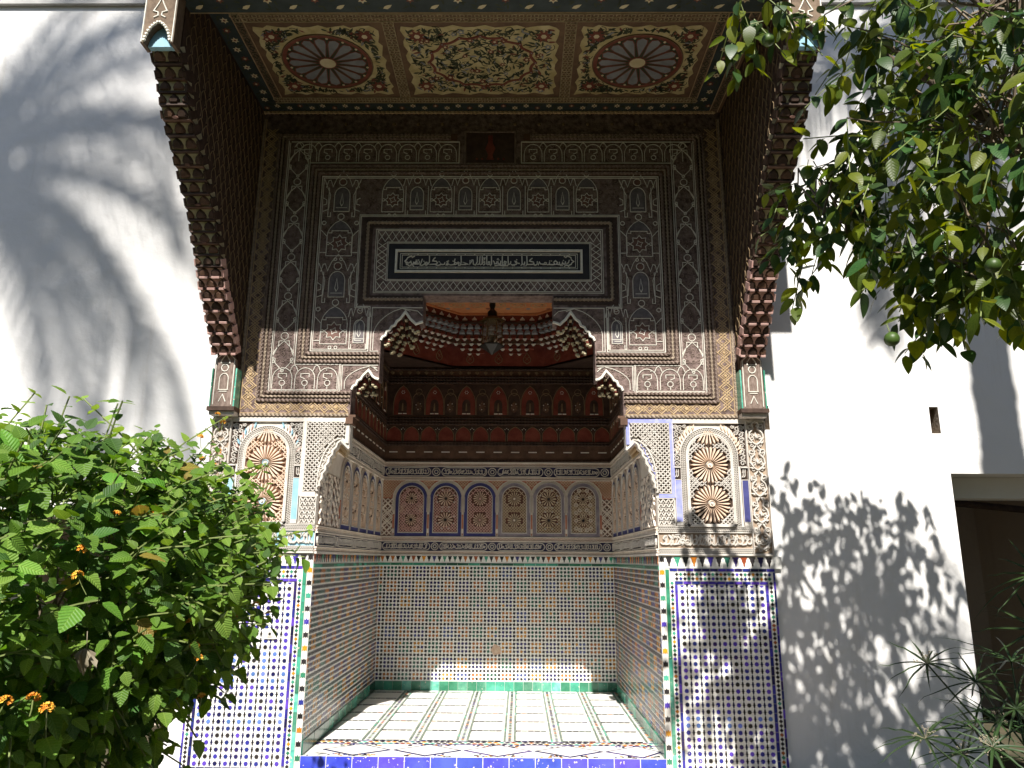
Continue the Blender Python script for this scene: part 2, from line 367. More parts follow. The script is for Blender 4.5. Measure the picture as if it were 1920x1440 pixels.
FAC = Fr((0, 0, 0), (1, 0, 0), (0, 0, 1), (0, -1, 0))
XL, XR, XC = -1.63, 1.10, -.265
DEP = 2.86; ZF = .166
BACK = Fr((0, DEP, 0), (1, 0, 0), (0, 0, 1), (0, -1, 0))
LW = Fr((XL, .002, 0), (0, 1, 0), (0, 0, 1), (1, 0, 0))
RW = Fr((XR, .002, 0), (0, 1, 0), (0, 0, 1), (-1, 0, 0))
FLOOR = Fr((0, 0, ZF), (1, 0, 0), (0, 1, 0), (0, 0, 1))
SOF = Fr((0, 0, 5.574), (1, 0, 0), (0, 1, 0), (0, 0, -1))
ZERO = (0, 0, 0)

# ------------------------------------------------------------------ pattern helpers
def zig(mb, F, a0, a1, b0, b1, pitch, w, n0, n1, m=0, vert=False):
    """two crossing zigzags filling a strip: a lozenge lattice"""
    L = (b1-b0) if vert else (a1-a0); k = max(1, round(L/pitch)); p = L/k
    for ph in (0, 1):
        P = []
        for i in range(k*2+1):
            e = (i+ph) % 2
            P.append((a0+(a1-a0)*e, b0+p*i/2) if vert else (a0+p*i/2, b0+(b1-b0)*e))
        mb.ribbon(F, P, w, n0, n1, m=m)
def net(mb, F, a0, a1, b0, b1, pu, pv, w, n0, n1, m=0, inside=None):
    """diagonal lattice clipped to the rectangle (and to inside(u,v) when given)"""
    nu = max(1, round((a1-a0)/pu)); nv = max(1, round((b1-b0)/pv)); pu = (a1-a0)/nu; pv = (b1-b0)/nv
    for i in range(nu):
        for j in range(nv):
            c = (a0+pu*(i+.5), b0+pv*(j+.5))
            if inside and not inside(*c): continue
            mb.ribbon(F, [(c[0]-pu/2, c[1]-pv/2), (c[0]+pu/2, c[1]+pv/2)], w, n0, n1, m=m)
            mb.ribbon(F, [(c[0]-pu/2, c[1]+pv/2), (c[0]+pu/2, c[1]-pv/2)], w, n0, n1, m=m)
def along(mb, F, A, B, pitch, w, n0, n1, m=0):
    """crossing zigzags between two parallel polylines"""
    def res(P, k):
        d = [0]
        for a, b in zip(P, P[1:]): d.append(d[-1]+math.hypot(b[0]-a[0], b[1]-a[1]))
        out = []; j = 0
        for i in range(k+1):
            t = d[-1]*i/k
            while j < len(P)-2 and d[j+1] < t: j += 1
            f = (t-d[j])/max(1e-9, d[j+1]-d[j]); out.append((P[j][0]+(P[j+1][0]-P[j][0])*f, P[j][1]+(P[j+1][1]-P[j][1])*f))
        return out
    L = sum(math.hypot(b[0]-a[0], b[1]-a[1]) for a, b in zip(A, A[1:])); k = max(2, int(L/pitch)*2)
    a, b = res(A, k), res(B, k)
    mb.ribbon(F, [a[i] if i % 2 else b[i] for i in range(k+1)], w, n0, n1, m=m)
    mb.ribbon(F, [b[i] if i % 2 else a[i] for i in range(k+1)], w, n0, n1, m=m)
def script(mb, F, a0, a1, b0, b1, w, n0, n1, m=0, seed=1):
    """carved interlaced band: upright strokes, bowls, loops and sprigs as in the plaster friezes"""
    r = random.Random(seed); u = a0; h = b1-b0
    while u < a1-.02:
        k = r.random(); s = h*(.28+.2*r.random())
        if k < .35: mb.ribbon(F, [(u+s*.5, b1-h*.06), (u+s*.42, b0+h*.3), (u, b0+h*.14)], w, n0, n1, m=m); u += s*.55
        elif k < .6: mb.ribbon(F, arc(u+s*.6, b0+h*.42, s*.55, 200, 380, 6)+[(u+s*1.2, b0+h*.75)], w, n0, n1, m=m); u += s*.95
        elif k < .8: mb.ribbon(F, spiral(u+s*.6, b0+h*.4, s*.6, 20, 1.1, 1, 8), w, n0, n1, m=m); u += s
        else: mb.ribbon(F, [(u, b0+h*.2), (u+s*.7, b0+h*.25), (u+s*1.1, b0+h*.6), (u+s*.6, b0+h*.9)], w, n0, n1, m=m); u += s*.9
        if r.random() < .6: mb.ribbon(F, arc(u, b0+h*(.6+.25*r.random()), s*.3, 0, 250, 4), w*.8, n0, n1, m=m)
def cartouches(mb, F, a0, a1, b0, b1, w, n0, n1, m=0, L=.62, seed=1):
    h = b1-b0; k = max(1, round((a1-a0)/(L+h*1.1))); st = (a1-a0)/k
    for i in range(k):
        s = a0+st*i; e = s+st-h*1.15
        mb.ribbon(F, arc(s+h*.5, b0+h/2, h*.46, 90, 270, 6)+arc(e-h*.5, b0+h/2, h*.46, -90, 90, 6), w, n0, n1, closed=True, m=m)
        script(mb, F, s+h*.2, e-h*.3, b0+h*.12, b1-h*.12, w, n0, n1, m, seed+i)
        mb.ribbon(F, ngon(e+h*.57, b0+h/2, h*.44, 10), w, n0, n1, True, m); mb.ribbon(F, ngon(e+h*.57, b0+h/2, h*.22, 6), w, n0, n1, True, m)
def petals(mb, F, c, v, r0, r1, k, n0, n1, m=0, fill=.56, a0=0, clip=None):
    for i in range(k):
        a = rad(a0)+6.2832*i/k; t = 3.1416/k*fill; q = r0+(r1-r0)*.85
        if clip and not clip(c+q*math.cos(a), v+q*math.sin(a)): continue
        P = [(c+r0*math.cos(a-t*.7), v+r0*math.sin(a-t*.7)), (c+q*math.cos(a-t), v+q*math.sin(a-t)), (c+r1*math.cos(a), v+r1*math.sin(a)),
             (c+q*math.cos(a+t), v+q*math.sin(a+t)), (c+r0*math.cos(a+t*.7), v+r0*math.sin(a+t*.7))]
        mb.bevel(F, P, n0, n1, .82, m)

# ------------------------------------------------------------------ ground
g = MB(); G = Fr(ZERO, (1, 0, 0), (0, 1, 0), (0, 0, 1)); g.poly(G, [(-80, -80), (80, -80), (80, 60), (-80, 60)], None, 0.)
o = g.build('ground', 'soil'); o['kind'] = 'structure'
g = MB(); r = random.Random(5)
for i in range(10):
    for j in range(6):
        x = -2.9+i*.5; y = -2.27+j*.36
        g.box(G, x+.006, x+.494, y+.006, y+.354, 0, .012+r.random()*.006, back=False)
o = g.build('pavement', 'path'); o['kind'] = 'structure'

# ------------------------------------------------------------------ the white wall
wall = thing('garden_wall', 'tall white plastered wall with slot holes and doorways, behind everything', 'wall', (0, .3, 0))
WF = Fr((0, .03, 0), (1, 0, 0), (0, 0, 1), (0, -1, 0))
holes = [(-2.32, 1.80, -1, 5.55, 0), (3.495, 4.75, -1, 2.302, .55), (-4.1, -2.70, -1, 1.92, .45), (3.385, 3.46, 2.63, 2.853, .3), (2.004, 2.062, 2.655, 2.856, .3)]
xs = sorted({-9., 9.}|{h[0] for h in holes}|{h[1] for h in holes}); zs = sorted({0., 6.74}|{max(0, h[2]) for h in holes}|{h[3] for h in holes})
mb = MB()
for a, b in zip(xs, xs[1:]):
    for c, d in zip(zs, zs[1:]):
        if any(h[0] <= (a+b)/2 <= h[1] and h[2] <= (c+d)/2 <= h[3] for h in holes): continue
        mb.face([WF(a, c), WF(b, c), WF(b, d), WF(a, d)])
for h in holes:
    if not h[4]: continue
    z0 = max(0, h[2]); q = -h[4]
    e = 2 if h[2] > 0 else 0
    mb.face([WF(h[0], z0), WF(h[0], h[3]), WF(h[0], h[3], q), WF(h[0], z0, q)], e); mb.face([WF(h[1], z0), WF(h[1], h[3]), WF(h[1], h[3], q), WF(h[1], z0, q)], e)
    mb.face([WF(h[0], h[3]), WF(h[1], h[3]), WF(h[1], h[3], q), WF(h[0], h[3], q)], e)
    if h[2] > 0:
        mb.face([WF(h[0], z0), WF(h[1], z0), WF(h[1], z0, q), WF(h[0], z0, q)], 2); mb.face([WF(h[0], z0, q), WF(h[1], z0, q), WF(h[1], h[3], q), WF(h[0], h[3], q)], 2)
mb.box(WF, -9, 9, 6.74, 6.75, -.8, 0)
mb.build('wall_face', ['plaster', 'passage', 'slot'], wall)
mb = MB(); mb.box(WF, -9, 9, 6.745, 6.79, -.85, .045); mb.build('ledge', 'grey', wall)
mb = MB()
for i in range(60): mb.box(WF, -9+.3*i+.003, -9+.3*i+.297, 6.79, 6.98, -.6, .012)
mb.build('coping', 'cobalt', wall)
# passages behind the two doorways: walls, a lower inner lintel
for nm, x0, x1, zt, dy in (('passage', 3.1, 5.3, 2.45, 2.2), ('passage', -4.6, -2.68, 2.2, 1.3)):
    mb = MB(); y0 = .58 if x0 > 0 else .48
    mb.box(G, x0-.1, x0, y0, y0+dy, 0, zt); mb.box(G, x1, x1+.1, y0, y0+dy, 0, zt); mb.box(G, x0-.1, x1+.1, y0+dy, y0+dy+.1, 0, zt); mb.box(G, x0-.1, x1+.1, y0, y0+dy+.1, zt, zt+.1)
    mb.build(nm, 'passage', wall)
MB().box(G, 3.498, 4.747, .29, .51, 2.125, 2.30).build('inner_lintel', 'plaster', wall)
mb = MB(); mb.tube([(3.1, .95, 2.22), (5.3, .95, 2.02)], .032, 8); tag(mb.build('wooden_pole', 'dark'), 'thin dark slanting pole under the lintel of the shaded doorway', 'pole')

# ------------------------------------------------------------------ piers
XE = {1: 1.10, -1: -1.63}
def shape_star(r=.0188): return star(0, 0, r, 8, .74, 0)
def small(P, n=.005, mats='white', k=.9):
    mb = MB(); mb.bevel(Fr(ZERO, (1, 0, 0), (0, 0, 1), (0, -1, 0)), P, 0, n, k); return mb.mesh('tile', mats)
MERL = [(-.024, .042), (.024, .042), (.0235, .03), (.016, .024), (.0175, .01), (.009, -.008), (.0055, -.02), (.0075, -.026), (.004, -.031), (0, -.042), (-.004, -.031), (-.0075, -.026), (-.0055, -.02), (-.009, -.008), (-.0175, .01), (-.016, .024), (-.0235, .03)]
MERL = [(a*1.05, b*.98) for a, b in MERL]
merl = {c: small(MERL, .005, c) for c in ('green', 'black', 'orange', 'blue', 'rust', 'navy', 'dkgreen')}
MERLB = [(a*.98, b*.82) for a, b in MERL]
merlb = {c: small(MERLB, .005, c) for c in ('green', 'black', 'orange', 'indigo', 'rust', 'dkgreen')}
ARW = [(-.019, -.024), (-.008, -.013), (0, -.024), (.008, -.013), (.019, -.024), (.019, .019), (.008, .012), (0, .026), (-.008, .012), (-.019, .019)]
arw = {c: small(ARW, .005, c, .94) for c in ('black', 'orange', 'green', 'blue')}
stars = {c: small(shape_star(), .005, c, .92) for c in ('blue', 'navy', 'paleblue', 'black')}
DIA = ngon(0, 0, .0155, 4)
dias = {c: small(DIA, .005, c, .9) for c in ('black', 'orange', 'green', 'blue', 'rust')}

def make_pier(sg):
    x0 = XE[sg]; F = Fr((x0, 0, 0), (sg, 0, 0), (0, 0, 1), (0, -1, 0)); Wd = .905
    lab = ('tiled pier with white carved plaster above, in dappled shade of the orange tree' if sg > 0 else 'tiled pier with white carved plaster above, half hidden behind the flowering bush')
    t = thing('tiled_pier', lab, 'pier', (x0+sg*.45, .1, 0), 'tiled piers flanking the alcove')
    r = random.Random(3+sg)
    mb = MB(); mb.box(F, .003, Wd, 0, 1.638, -.45, 0); mb.build('masonry', 'grout', t)
    # white glazed ground: one slab per row of tiles, joints recessed
    mb = MB()
    for i in range(28): mb.box(F, .142, .82, 1.416-.0485*(i+1)+.0008, 1.416-.0485*i-.0008, 0, .0028, back=False)
    mb.box(F, .078, .114, .02, 1.53, 0, .0028, back=False); mb.box(F, .848, .888, .02, 1.51, 0, .0028, back=False)
    mb.box(F, .118, .886, 1.446, 1.516, 0, .0029, back=False)
    for i in range(14): mb.box(F, .046+.0655*i+.0006, .046+.0655*(i+1)-.0006, 1.543, 1.634, 0, .003, back=False)
    for i in range(16): mb.box(F, .001, .043, 1.634-.0975*i-.049, 1.634-.0975*i-.0005, 0, .003, back=False); mb.box(F, .001, .043, 1.634-.0975*i-.097, 1.634-.0975*i-.0495, 0, .0028, back=False)
    mb.build('white_ground', 'white', t, stuff=True)
    def put(name, me, u, v, n=.0025): return obj(name, me, t, F(u, v, n))
    for j in range(27):
        for i in range(9):
            rr = r.random(); v = 1.367-.0485*j
            c = 'blue' if rr < .66 else ('navy' if rr < .86 else 'black')
            if j in (19, 20) and rr < .5 or (sg < 0 and 9 < j < 15 and rr < .55): c = 'paleblue'
            put('star_tile', stars[c], .173+.0775*i+r.uniform(-.001, .001), v+r.uniform(-.001, .001)).rotation_euler = (r.uniform(-.03, .03), r.uniform(-.08, .08), r.uniform(-.03, .03))
    mb = MB()
    for i in range(9): mb.bevel(F, [(.173+.0775*i-.0172, 1.414), (.173+.0775*i+.0172, 1.414), (.173+.0775*i+.012, 1.404), (.173+.0775*i, 1.397), (.173+.0775*i-.012, 1.404)], .0026, .005, .9)
    mb.build('half_star', 'blue', t, stuff=True)
    mb = MB()
    for i in range(8):
        for j in range(28):
            u = .173+.0775*(i+.5); v = 1.3915-.0485*j
            P = [(0, .023), (.004, .018), (.0045, .005), (.009, 0), (.0045, -.005), (.004, -.018), (0, -.023), (-.004, -.018), (-.0045, -.005), (-.009, 0), (-.0045, .005), (-.004, .018)]
            mb.bevel(F, mv([(a*1.45, b) for a, b in P], u, v+.024), .0026, .005, .95, m=0 if r.random() < .55 else 1)
    mb.build('spindle_tile', ['black', 'navy'], t, stuff=True)
    seq = ['black', 'orange', 'black', 'green', 'black', 'blue', 'black', 'green']
    for i in range(16): put('arrow_tile', arw[seq[i % 6]], .022, 1.634-.0975*i-.0245, .003)
    for i in range(11):
        mb = MB(); mb.box(F, .047, .0755, 1.531-.1335*(i+1)+.003, 1.531-.1335*i, 0, .006+r.random()*.002, back=False); mb.build('green_tile', 'green' if i < 6 else 'teal', t)
    for k in range(46):
        put('diamond_tile', dias[seq[(k*5+3) % 8]], .096, 1.43-.0312*k)
        put('diamond_tile', dias[(['black']*5+['rust', 'green'])[r.randrange(7)]], .868, 1.43-.0312*k)
    for k in range(24):
        for q in (0, 1): put('diamond_tile', dias[seq[(k*3+q*2) % 8] if k % 2 else 'black'], .135+.0315*k, 1.497-.0335*q)
    def strip(a0, a1, b0, b1, m='blue'):
        vert = (b1-b0) > (a1-a0); L = (b1-b0) if vert else (a1-a0); n = max(1, round(L/.066)); d = L/n
        for i in range(n):
            mb = MB(); h = .0055+r.random()*.0025
            if vert: mb.box(F, a0+.001, a1-.001, b0+d*i+.0022, b0+d*(i+1)-.0022, 0, h, back=False)
            else: mb.box(F, a0+d*i+.0022, a0+d*(i+1)-.0022, b0+.001, b1-.001, 0, h, back=False)
            mb.build('border_tile', m if r.random() < .7 else 'navy', t)
    strip(.117, .139, .09, 1.418); strip(.822, .845, .09, 1.418); strip(.117, .845, 1.422, 1.443); strip(.079, .905, 1.519, 1.541); strip(.889, .905, .05, 1.516); strip(.117, .845, .06, .082, 'navy')
    cs = ['black', 'green', 'black', 'orange', 'black', 'blue', 'black', 'dkgreen', 'navy', 'rust', 'black', 'navy', 'black']
    if sg < 0: cs = ['black', 'blue', 'black', 'orange', 'black', 'green', 'black', 'blue', 'black', 'rust', 'black', 'green', 'black']
    for i in range(13): put('finial_tile', merl[cs[i]], .0787+.0655*i, 1.5895, .003)
    return t, F

def make_stucco(t, F, sg):
    r = random.Random(20+sg)
    blue = 'fadeblue'
    # slabs (background of the carving)
    mb = MB(); mb.box(F, .003, .905, 1.64, 2.731, -.45, 0)
    mb.build('plaster_slab', 'stucco', t)
    mb = MB(); mb.box(F, -.0, .905, 1.641, 1.655, 0, .022, back=False); mb.box(F, 0, .905, 2.70, 2.733, 0, .014, back=False); mb.build('plaster_moulding', 'stucco', t, stuff=True)
    # friezes
    mb = MB(); mb.box(F, .004, .745, 1.658, 1.688, 0, .003, 1, back=False); zig(mb, F, .004, .745, 1.660, 1.686, .03, .0068, .003, .016)
    mb.box(F, .004, .745, 1.826, 1.858, 0, .003, 1, back=False); zig(mb, F, .004, .745, 1.829, 1.855, .03, .0068, .003, .016)
    mb.box(F, .004, .745, 1.690, 1.697, 0, .018, back=False); mb.box(F, .004, .745, 1.815, 1.824, 0, .018, back=False); mb.box(F, .004, .745, 1.86, 1.868, 0, .018, back=False)
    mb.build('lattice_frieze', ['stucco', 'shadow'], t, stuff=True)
    mb = MB(); mb.box(F, .006, .743, 1.698, 1.814, 0, .003, 1, back=False); script(mb, F, .015, .735, 1.702, 1.810, .0135, .003, .02, seed=9+sg); script(mb, F, .02, .73, 1.702, 1.810, .009, .003, .015, seed=91+sg)
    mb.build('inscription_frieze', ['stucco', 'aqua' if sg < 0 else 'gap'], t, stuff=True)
    # lozenge panel at the corner
    mb = MB(); mb.box(F, .006, .138, 1.872, 2.085, 0, .003, 1, back=False); net(mb, F, .01, .134, 1.876, 2.08, .042, .064, .013, .003, .02); net(mb, F, .01, .134, 1.876, 2.08, .021, .032, .005, .003, .012)
    mb.ribbon(F, [(.006, 1.872), (.138, 1.872), (.138, 2.085), (.006, 2.085)], .010, 0, .022, True); mb.build('lozenge_panel', ['stucco', 'shadow'], t)
    # overhanging bracket with scalloped edge
    sc = [(-.232, 2.475), (-.205, 2.475)]
    cu, cv = -.205, 2.475; lob = [(-.165, 2.545), (-.128, 2.49), (-.098, 2.43), (-.072, 2.365), (-.048, 2.30), (-.026, 2.235), (-.008, 2.17)]
    P = [(-.205, 2.50)]
    prev = (-.205, 2.50)
    for q in lob:
        mx, my = (prev[0]+q[0])/2, (prev[1]+q[1])/2; dx, dy = q[0]-prev[0], q[1]-prev[1]; L = math.hypot(dx, dy)
        P += [(mx+dy/L*-.012*(1 if q != lob[0] else -1), my+dx/L*.012), q]; prev = q
    edge = sc[:1]+P
    poly = [(.0, 2.17)]+[(.0, 2.731), (-.232, 2.731)]+edge
    mb = MB(); mb.poly(F, poly, -.10, .0, back=True); mb.ribbon(F, edge, .022, 0, .016); mb.ribbon(F, mv(edge, .022, .012), .009, 0, .012, m=1)
    mb.build('lambrequin', ['stucco', blue if sg > 0 else 'stucco'], t)
    for k, (dn, dx) in enumerate(((-.10, .03), (-.19, .065), (-.28, .10))):
        e2 = [(a+dx*.9, b-dx*.5+.02) for a, b in edge]; e2 = [q for q in e2 if q[0] < .02]
        p2 = [(.02, e2[-1][1]), (.02, 2.70), (e2[0][0], 2.70)]+e2
        mb = MB(); mb.poly(F, p2, dn-.09, dn-.001, back=True); mb.ribbon(F, e2, .02, dn, dn+.012)
        mb.build('stalactite_layer', 'ochre' if k else 'stucco2', t)
    # net panel with blue frame
    mb = MB()
    fr = [(-.215, 2.715), (.14, 2.715), (.14, 2.105), (.02, 2.105)]
    mb.ribbon(F, fr, .034, 0, .0165, m=1 if sg > 0 else 2, top=.85); mb.ribbon(F, [(-.196, 2.696), (.12, 2.696), (.12, 2.125), (.02, 2.125)], .008, 0, .02); mb.ribbon(F, [(-.215, 2.695), (-.215, 2.52)], .03, 0, .0155, m=1 if sg > 0 else 0, top=.85)
    arcp = [(-.168, 2.56)]+[(-.168+.178*math.sin(math.pi/2*i/8), 2.20+.36*math.cos(math.pi/2*i/8)) for i in range(1, 9)]
    def ins(u, v):
        if u < -.185 or u > .112 or v > 2.69 or v < 2.13: return False
        s = (u+.168)/.178
        return v > 2.58 if s < 0 else (True if s > 1 else v > 2.215+.36*math.sqrt(1-s*s)+.012)
    mb.box(F, -.19, .118, 2.60, 2.692, 0, .003, 3, back=False); mb.box(F, .018, .118, 2.13, 2.60, 0, .003, 3, back=False)
    mb.poly(F, [(-.16, 2.6), (.018, 2.6), (.018, 2.25)]+[(a+.012, b+.012) for a, b in reversed(arcp[1:-1])], 0, .003, 3)
    net(mb, F, -.19, .116, 2.13, 2.692, .038, .038, .0115, .003, .022, inside=ins); net(mb, F, -.171, .097, 2.149, 2.673, .076, .076, .007, .003, .016, inside=ins)
    mb.ribbon(F, arcp+[(.012, 2.13)], .016, 0, .02)
    for k, (a, b, q) in enumerate(((-.13, 2.52, .03), (-.095, 2.46, .034), (-.065, 2.39, .032), (-.04, 2.325, .028), (-.02, 2.265, .02), (-.12, 2.565, .02))):
        mb.ribbon(F, spiral(a+.03, b+.0, q, 90+40*k, 1.25, 1 if k % 2 else -1, 12), .008, 0, .014)
    mb.build('net_panel', ['stucco', blue, 'fadegrey' if sg > 0 else 'stucco2', 'shadow'], t)
    # colonnettes
    for u in (.153, .690):
        mb = MB(); mb.box(F, u, u+.052, 1.90, 2.235, 0, .018, 1, back=False); mb.ribbon(F, [(u, 1.90), (u+.052, 1.90), (u+.052, 2.235), (u, 2.235)], .006, .017, .021, True, 0)
        mb.box(F, u, u+.052, 1.872, 1.896, 0, .022, 0, back=False); mb.box(F, u, u+.052, 2.238, 2.33, 0, .006, 2, back=False)
        script(mb, F, u+.003, u+.05, 2.245, 2.325, .007, .006, .02, seed=4); mb.box(F, u-.002, u+.054, 2.332, 2.342, 0, .022, back=False)
        mb.build('colonnette', ['stucco', ('fadeblue' if sg > 0 else 'aqua') if u < .5 else ('indigo' if sg > 0 else 'aqua'), 'shadow'], t)
    # arched window of rosettes
    c = .436; sp = 2.43; z0 = 1.885
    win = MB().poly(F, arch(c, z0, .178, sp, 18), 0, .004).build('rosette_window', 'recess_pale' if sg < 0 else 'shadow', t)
    mb = MB(); mb.ring(F, arch(c, z0-.006, .168, sp, 18), arch(c, z0-.03, .190, sp, 18), 0, .03); mb.box(F, c-.19, c+.19, z0-.022, z0, 0, .03, back=False)
    mb.ribbon(F, arch(c, z0-.01, .180, sp, 18), .004, .03, .034); mb.build('rim', 'stucco', win)
    def inw(u, v): return abs(u-c) < .165 and v > z0+.008 and (v < sp or math.hypot(u-c, v-sp) < .166)
    def free(u, v): return inw(u, v) and min(math.hypot(u-c, v-2.355), math.hypot(u-c, v-2.045), math.hypot(u-c, v-2.665)) > .157
    for zc in (2.355, 2.045, 2.665):
        for i in range(26):
            mb = MB(); petals(mb, F, c, zc, .030, .157, 1, .004, .034, 0, .48/26, 360*i/26, clip=inw)
            if mb.f: mb.build('petal', 'tan', win)
    for zc in (2.355, 2.045):
        mb = MB(); mb.bevel(F, ngon(c, zc, .030, 14), .004, .036, .8, 0); mb.ribbon(F, ngon(c, zc, .023, 14), .006, .034, .042, True, 1); mb.bevel(F, ngon(c, zc, .012, 8), .036, .046, .7, 0)
        mb.build('hub', ['stucco', 'aqua' if sg < 0 else 'tan'], win)
    mb = MB(); net(mb, F, c-.17, c+.17, z0, z0+.74, .034, .034, .0095, .004, .028, inside=free); net(mb, F, c-.153, c+.153, z0+.017, z0+.723, .068, .068, .007, .004, .026, inside=free)
    mb.build('lattice', 'tan' if sg < 0 else 'stucco', win)
    # lattice ring, leafy arch, spandrels
    mb = MB()
    mb.ring(F, arch(c, 1.872, .193, sp, 18), arch(c, 1.872, .228, sp, 18), 0, .003, 1); along(mb, F, arch(c, 1.872, .197, sp, 18), arch(c, 1.872, .224, sp, 18), .036, .0068, .003, .018)
    mb.ribbon(F, arch(c, 1.872, .231, sp, 18), .008, 0, .02); mb.build('lattice_arch', ['stucco', 'shadow'], t)
    k = 26
    for i in range(k):
        a = math.pi*(i+.5)/k; s = 1 if a < math.pi/2 else -1
        d = .25; q = a+s*.17
        P = [(c+.238*math.cos(a), sp+.238*math.sin(a)), (c+.262*math.cos(a+.03*s), sp+.262*math.sin(a+.03*s)), (c+.292*math.cos(q), sp+min(.28, .292*math.sin(q))), (c+.262*math.cos(a+.13*s), sp+.262*math.sin(a+.13*s))]
        if max(p[1] for p in P) < 2.705: MB().bevel(F, P, 0, .016, .75).build('carved_leaf', ('stucco', 'rose', 'aqua')[i % 3] if sg < 0 else 'tan', t)
    mb = MB(); mb.box(F, .152, .20, 2.35, 2.695, 0, .003, 1, back=False); mb.box(F, .675, .742, 2.35, 2.695, 0, .003, 1, back=False)
    mb.poly(F, [(.2, 2.695), (.2, 2.58), (.25, 2.66), (.30, 2.695)], 0, .003, 1); mb.poly(F, [(.675, 2.695), (.675, 2.58), (.62, 2.66), (.57, 2.695)], 0, .003, 1)
    for u0, d in ((.178, 1), (.708, -1)):
        for k in range(7):
            v = 2.37+.047*k; w = .022
            mb.ribbon(F, spiral(u0+d*.004*(k > 4), v, w, 90*k, 1.2, d if k % 2 else -d, 10), .0075, .003, .017)
            mb.ribbon(F, [(u0-.024, v+.02), (u0, v+.032), (u0+.024, v+.014)], .007, .003, .015)
        for (a, b, q) in ((.03, .30, .026), (.07, .315, .016), (.045, .265, .02), (-.008, .31, .02)): mb.ribbon(F, spiral(u0+d*a, 2.365+b-.01, q, 30, 1.3, d, 10), .0075, .003, .017)
    mb.ribbon(F, [(.148, 2.35), (.148, 2.70), (.746, 2.70), (.746, 2.35)], .010, 0, .02); mb.build('scroll_spandrel', ['stucco', 'shadow'], t, stuff=True)
    # foliate outer strip
    mb = MB(); mb.box(F, .752, .899, 1.66, 2.712, 0, .003, 1, back=False); script(mb, F, .755, .896, 1.665, 1.86, .008, .003, .014, seed=3)
    for k in range(26):
        for d in (-1, 1): mb.ribbon(F, spiral(.8255+d*(.02+.04*((k*7) % 5)/5), 1.69+.0395*k, .017, 70*k, 1.1, d, 7), .008, .003, .015)
    mb.ribbon(F, [(.75, 1.655), (.75, 2.716), (.902, 2.716), (.902, 1.655)], .010, 0, .026)
    cu = .8255
    for k in range(5):
        v = 1.69+.208*k
        for d in (-1, 1):
            mb.ribbon(F, [(cu, v), (cu+d*.03, v+.02), (cu+d*.058, v+.06), (cu+d*.05, v+.10), (cu+d*.02, v+.13), (cu+d*.028, v+.17), (cu+d*.005, v+.2)], .014, .003, .026)
            mb.ribbon(F, spiral(cu+d*.043, v+.15, .024, 0, 1.1, d, 9), .010, .003, .022); mb.ribbon(F, spiral(cu+d*.03, v+.055, .018, 180, 1.0, -d, 8), .009, .003, .022)
            mb.bevel(F, [(cu+d*.01, v+.02), (cu+d*.045, v+.005), (cu+d*.068, v+.02), (cu+d*.05, v+.03)], .003, .022, .6)
            mb.bevel(F, [(cu+d*.06, v+.105), (cu+d*.071, v+.14), (cu+d*.06, v+.185), (cu+d*.052, v+.14)], .003, .02, .6)
        mb.bevel(F, [(cu, v+.035), (cu+.016, v+.07), (cu, v+.115), (cu-.016, v+.07)], .003, .026, .55)
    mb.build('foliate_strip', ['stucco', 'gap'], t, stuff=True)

for sg in (1, -1):
    t, F = make_pier(sg); make_stucco(t, F, sg)
tpl = MB(); tpl.box(FAC, -1.972, -1.878, .992, 1.068, .004, .016); tpl.box(FAC, -1.945, -1.905, 1.01, 1.05, .016, .022); tpl.box(FAC, -1.934, -1.916, 1.02, 1.04, .0225, .024, 1)
tag(tpl.build('wall_socket', ['plastic', 'iron']), 'small ivory socket plate on the blue star tiles beside the bush', 'socket')

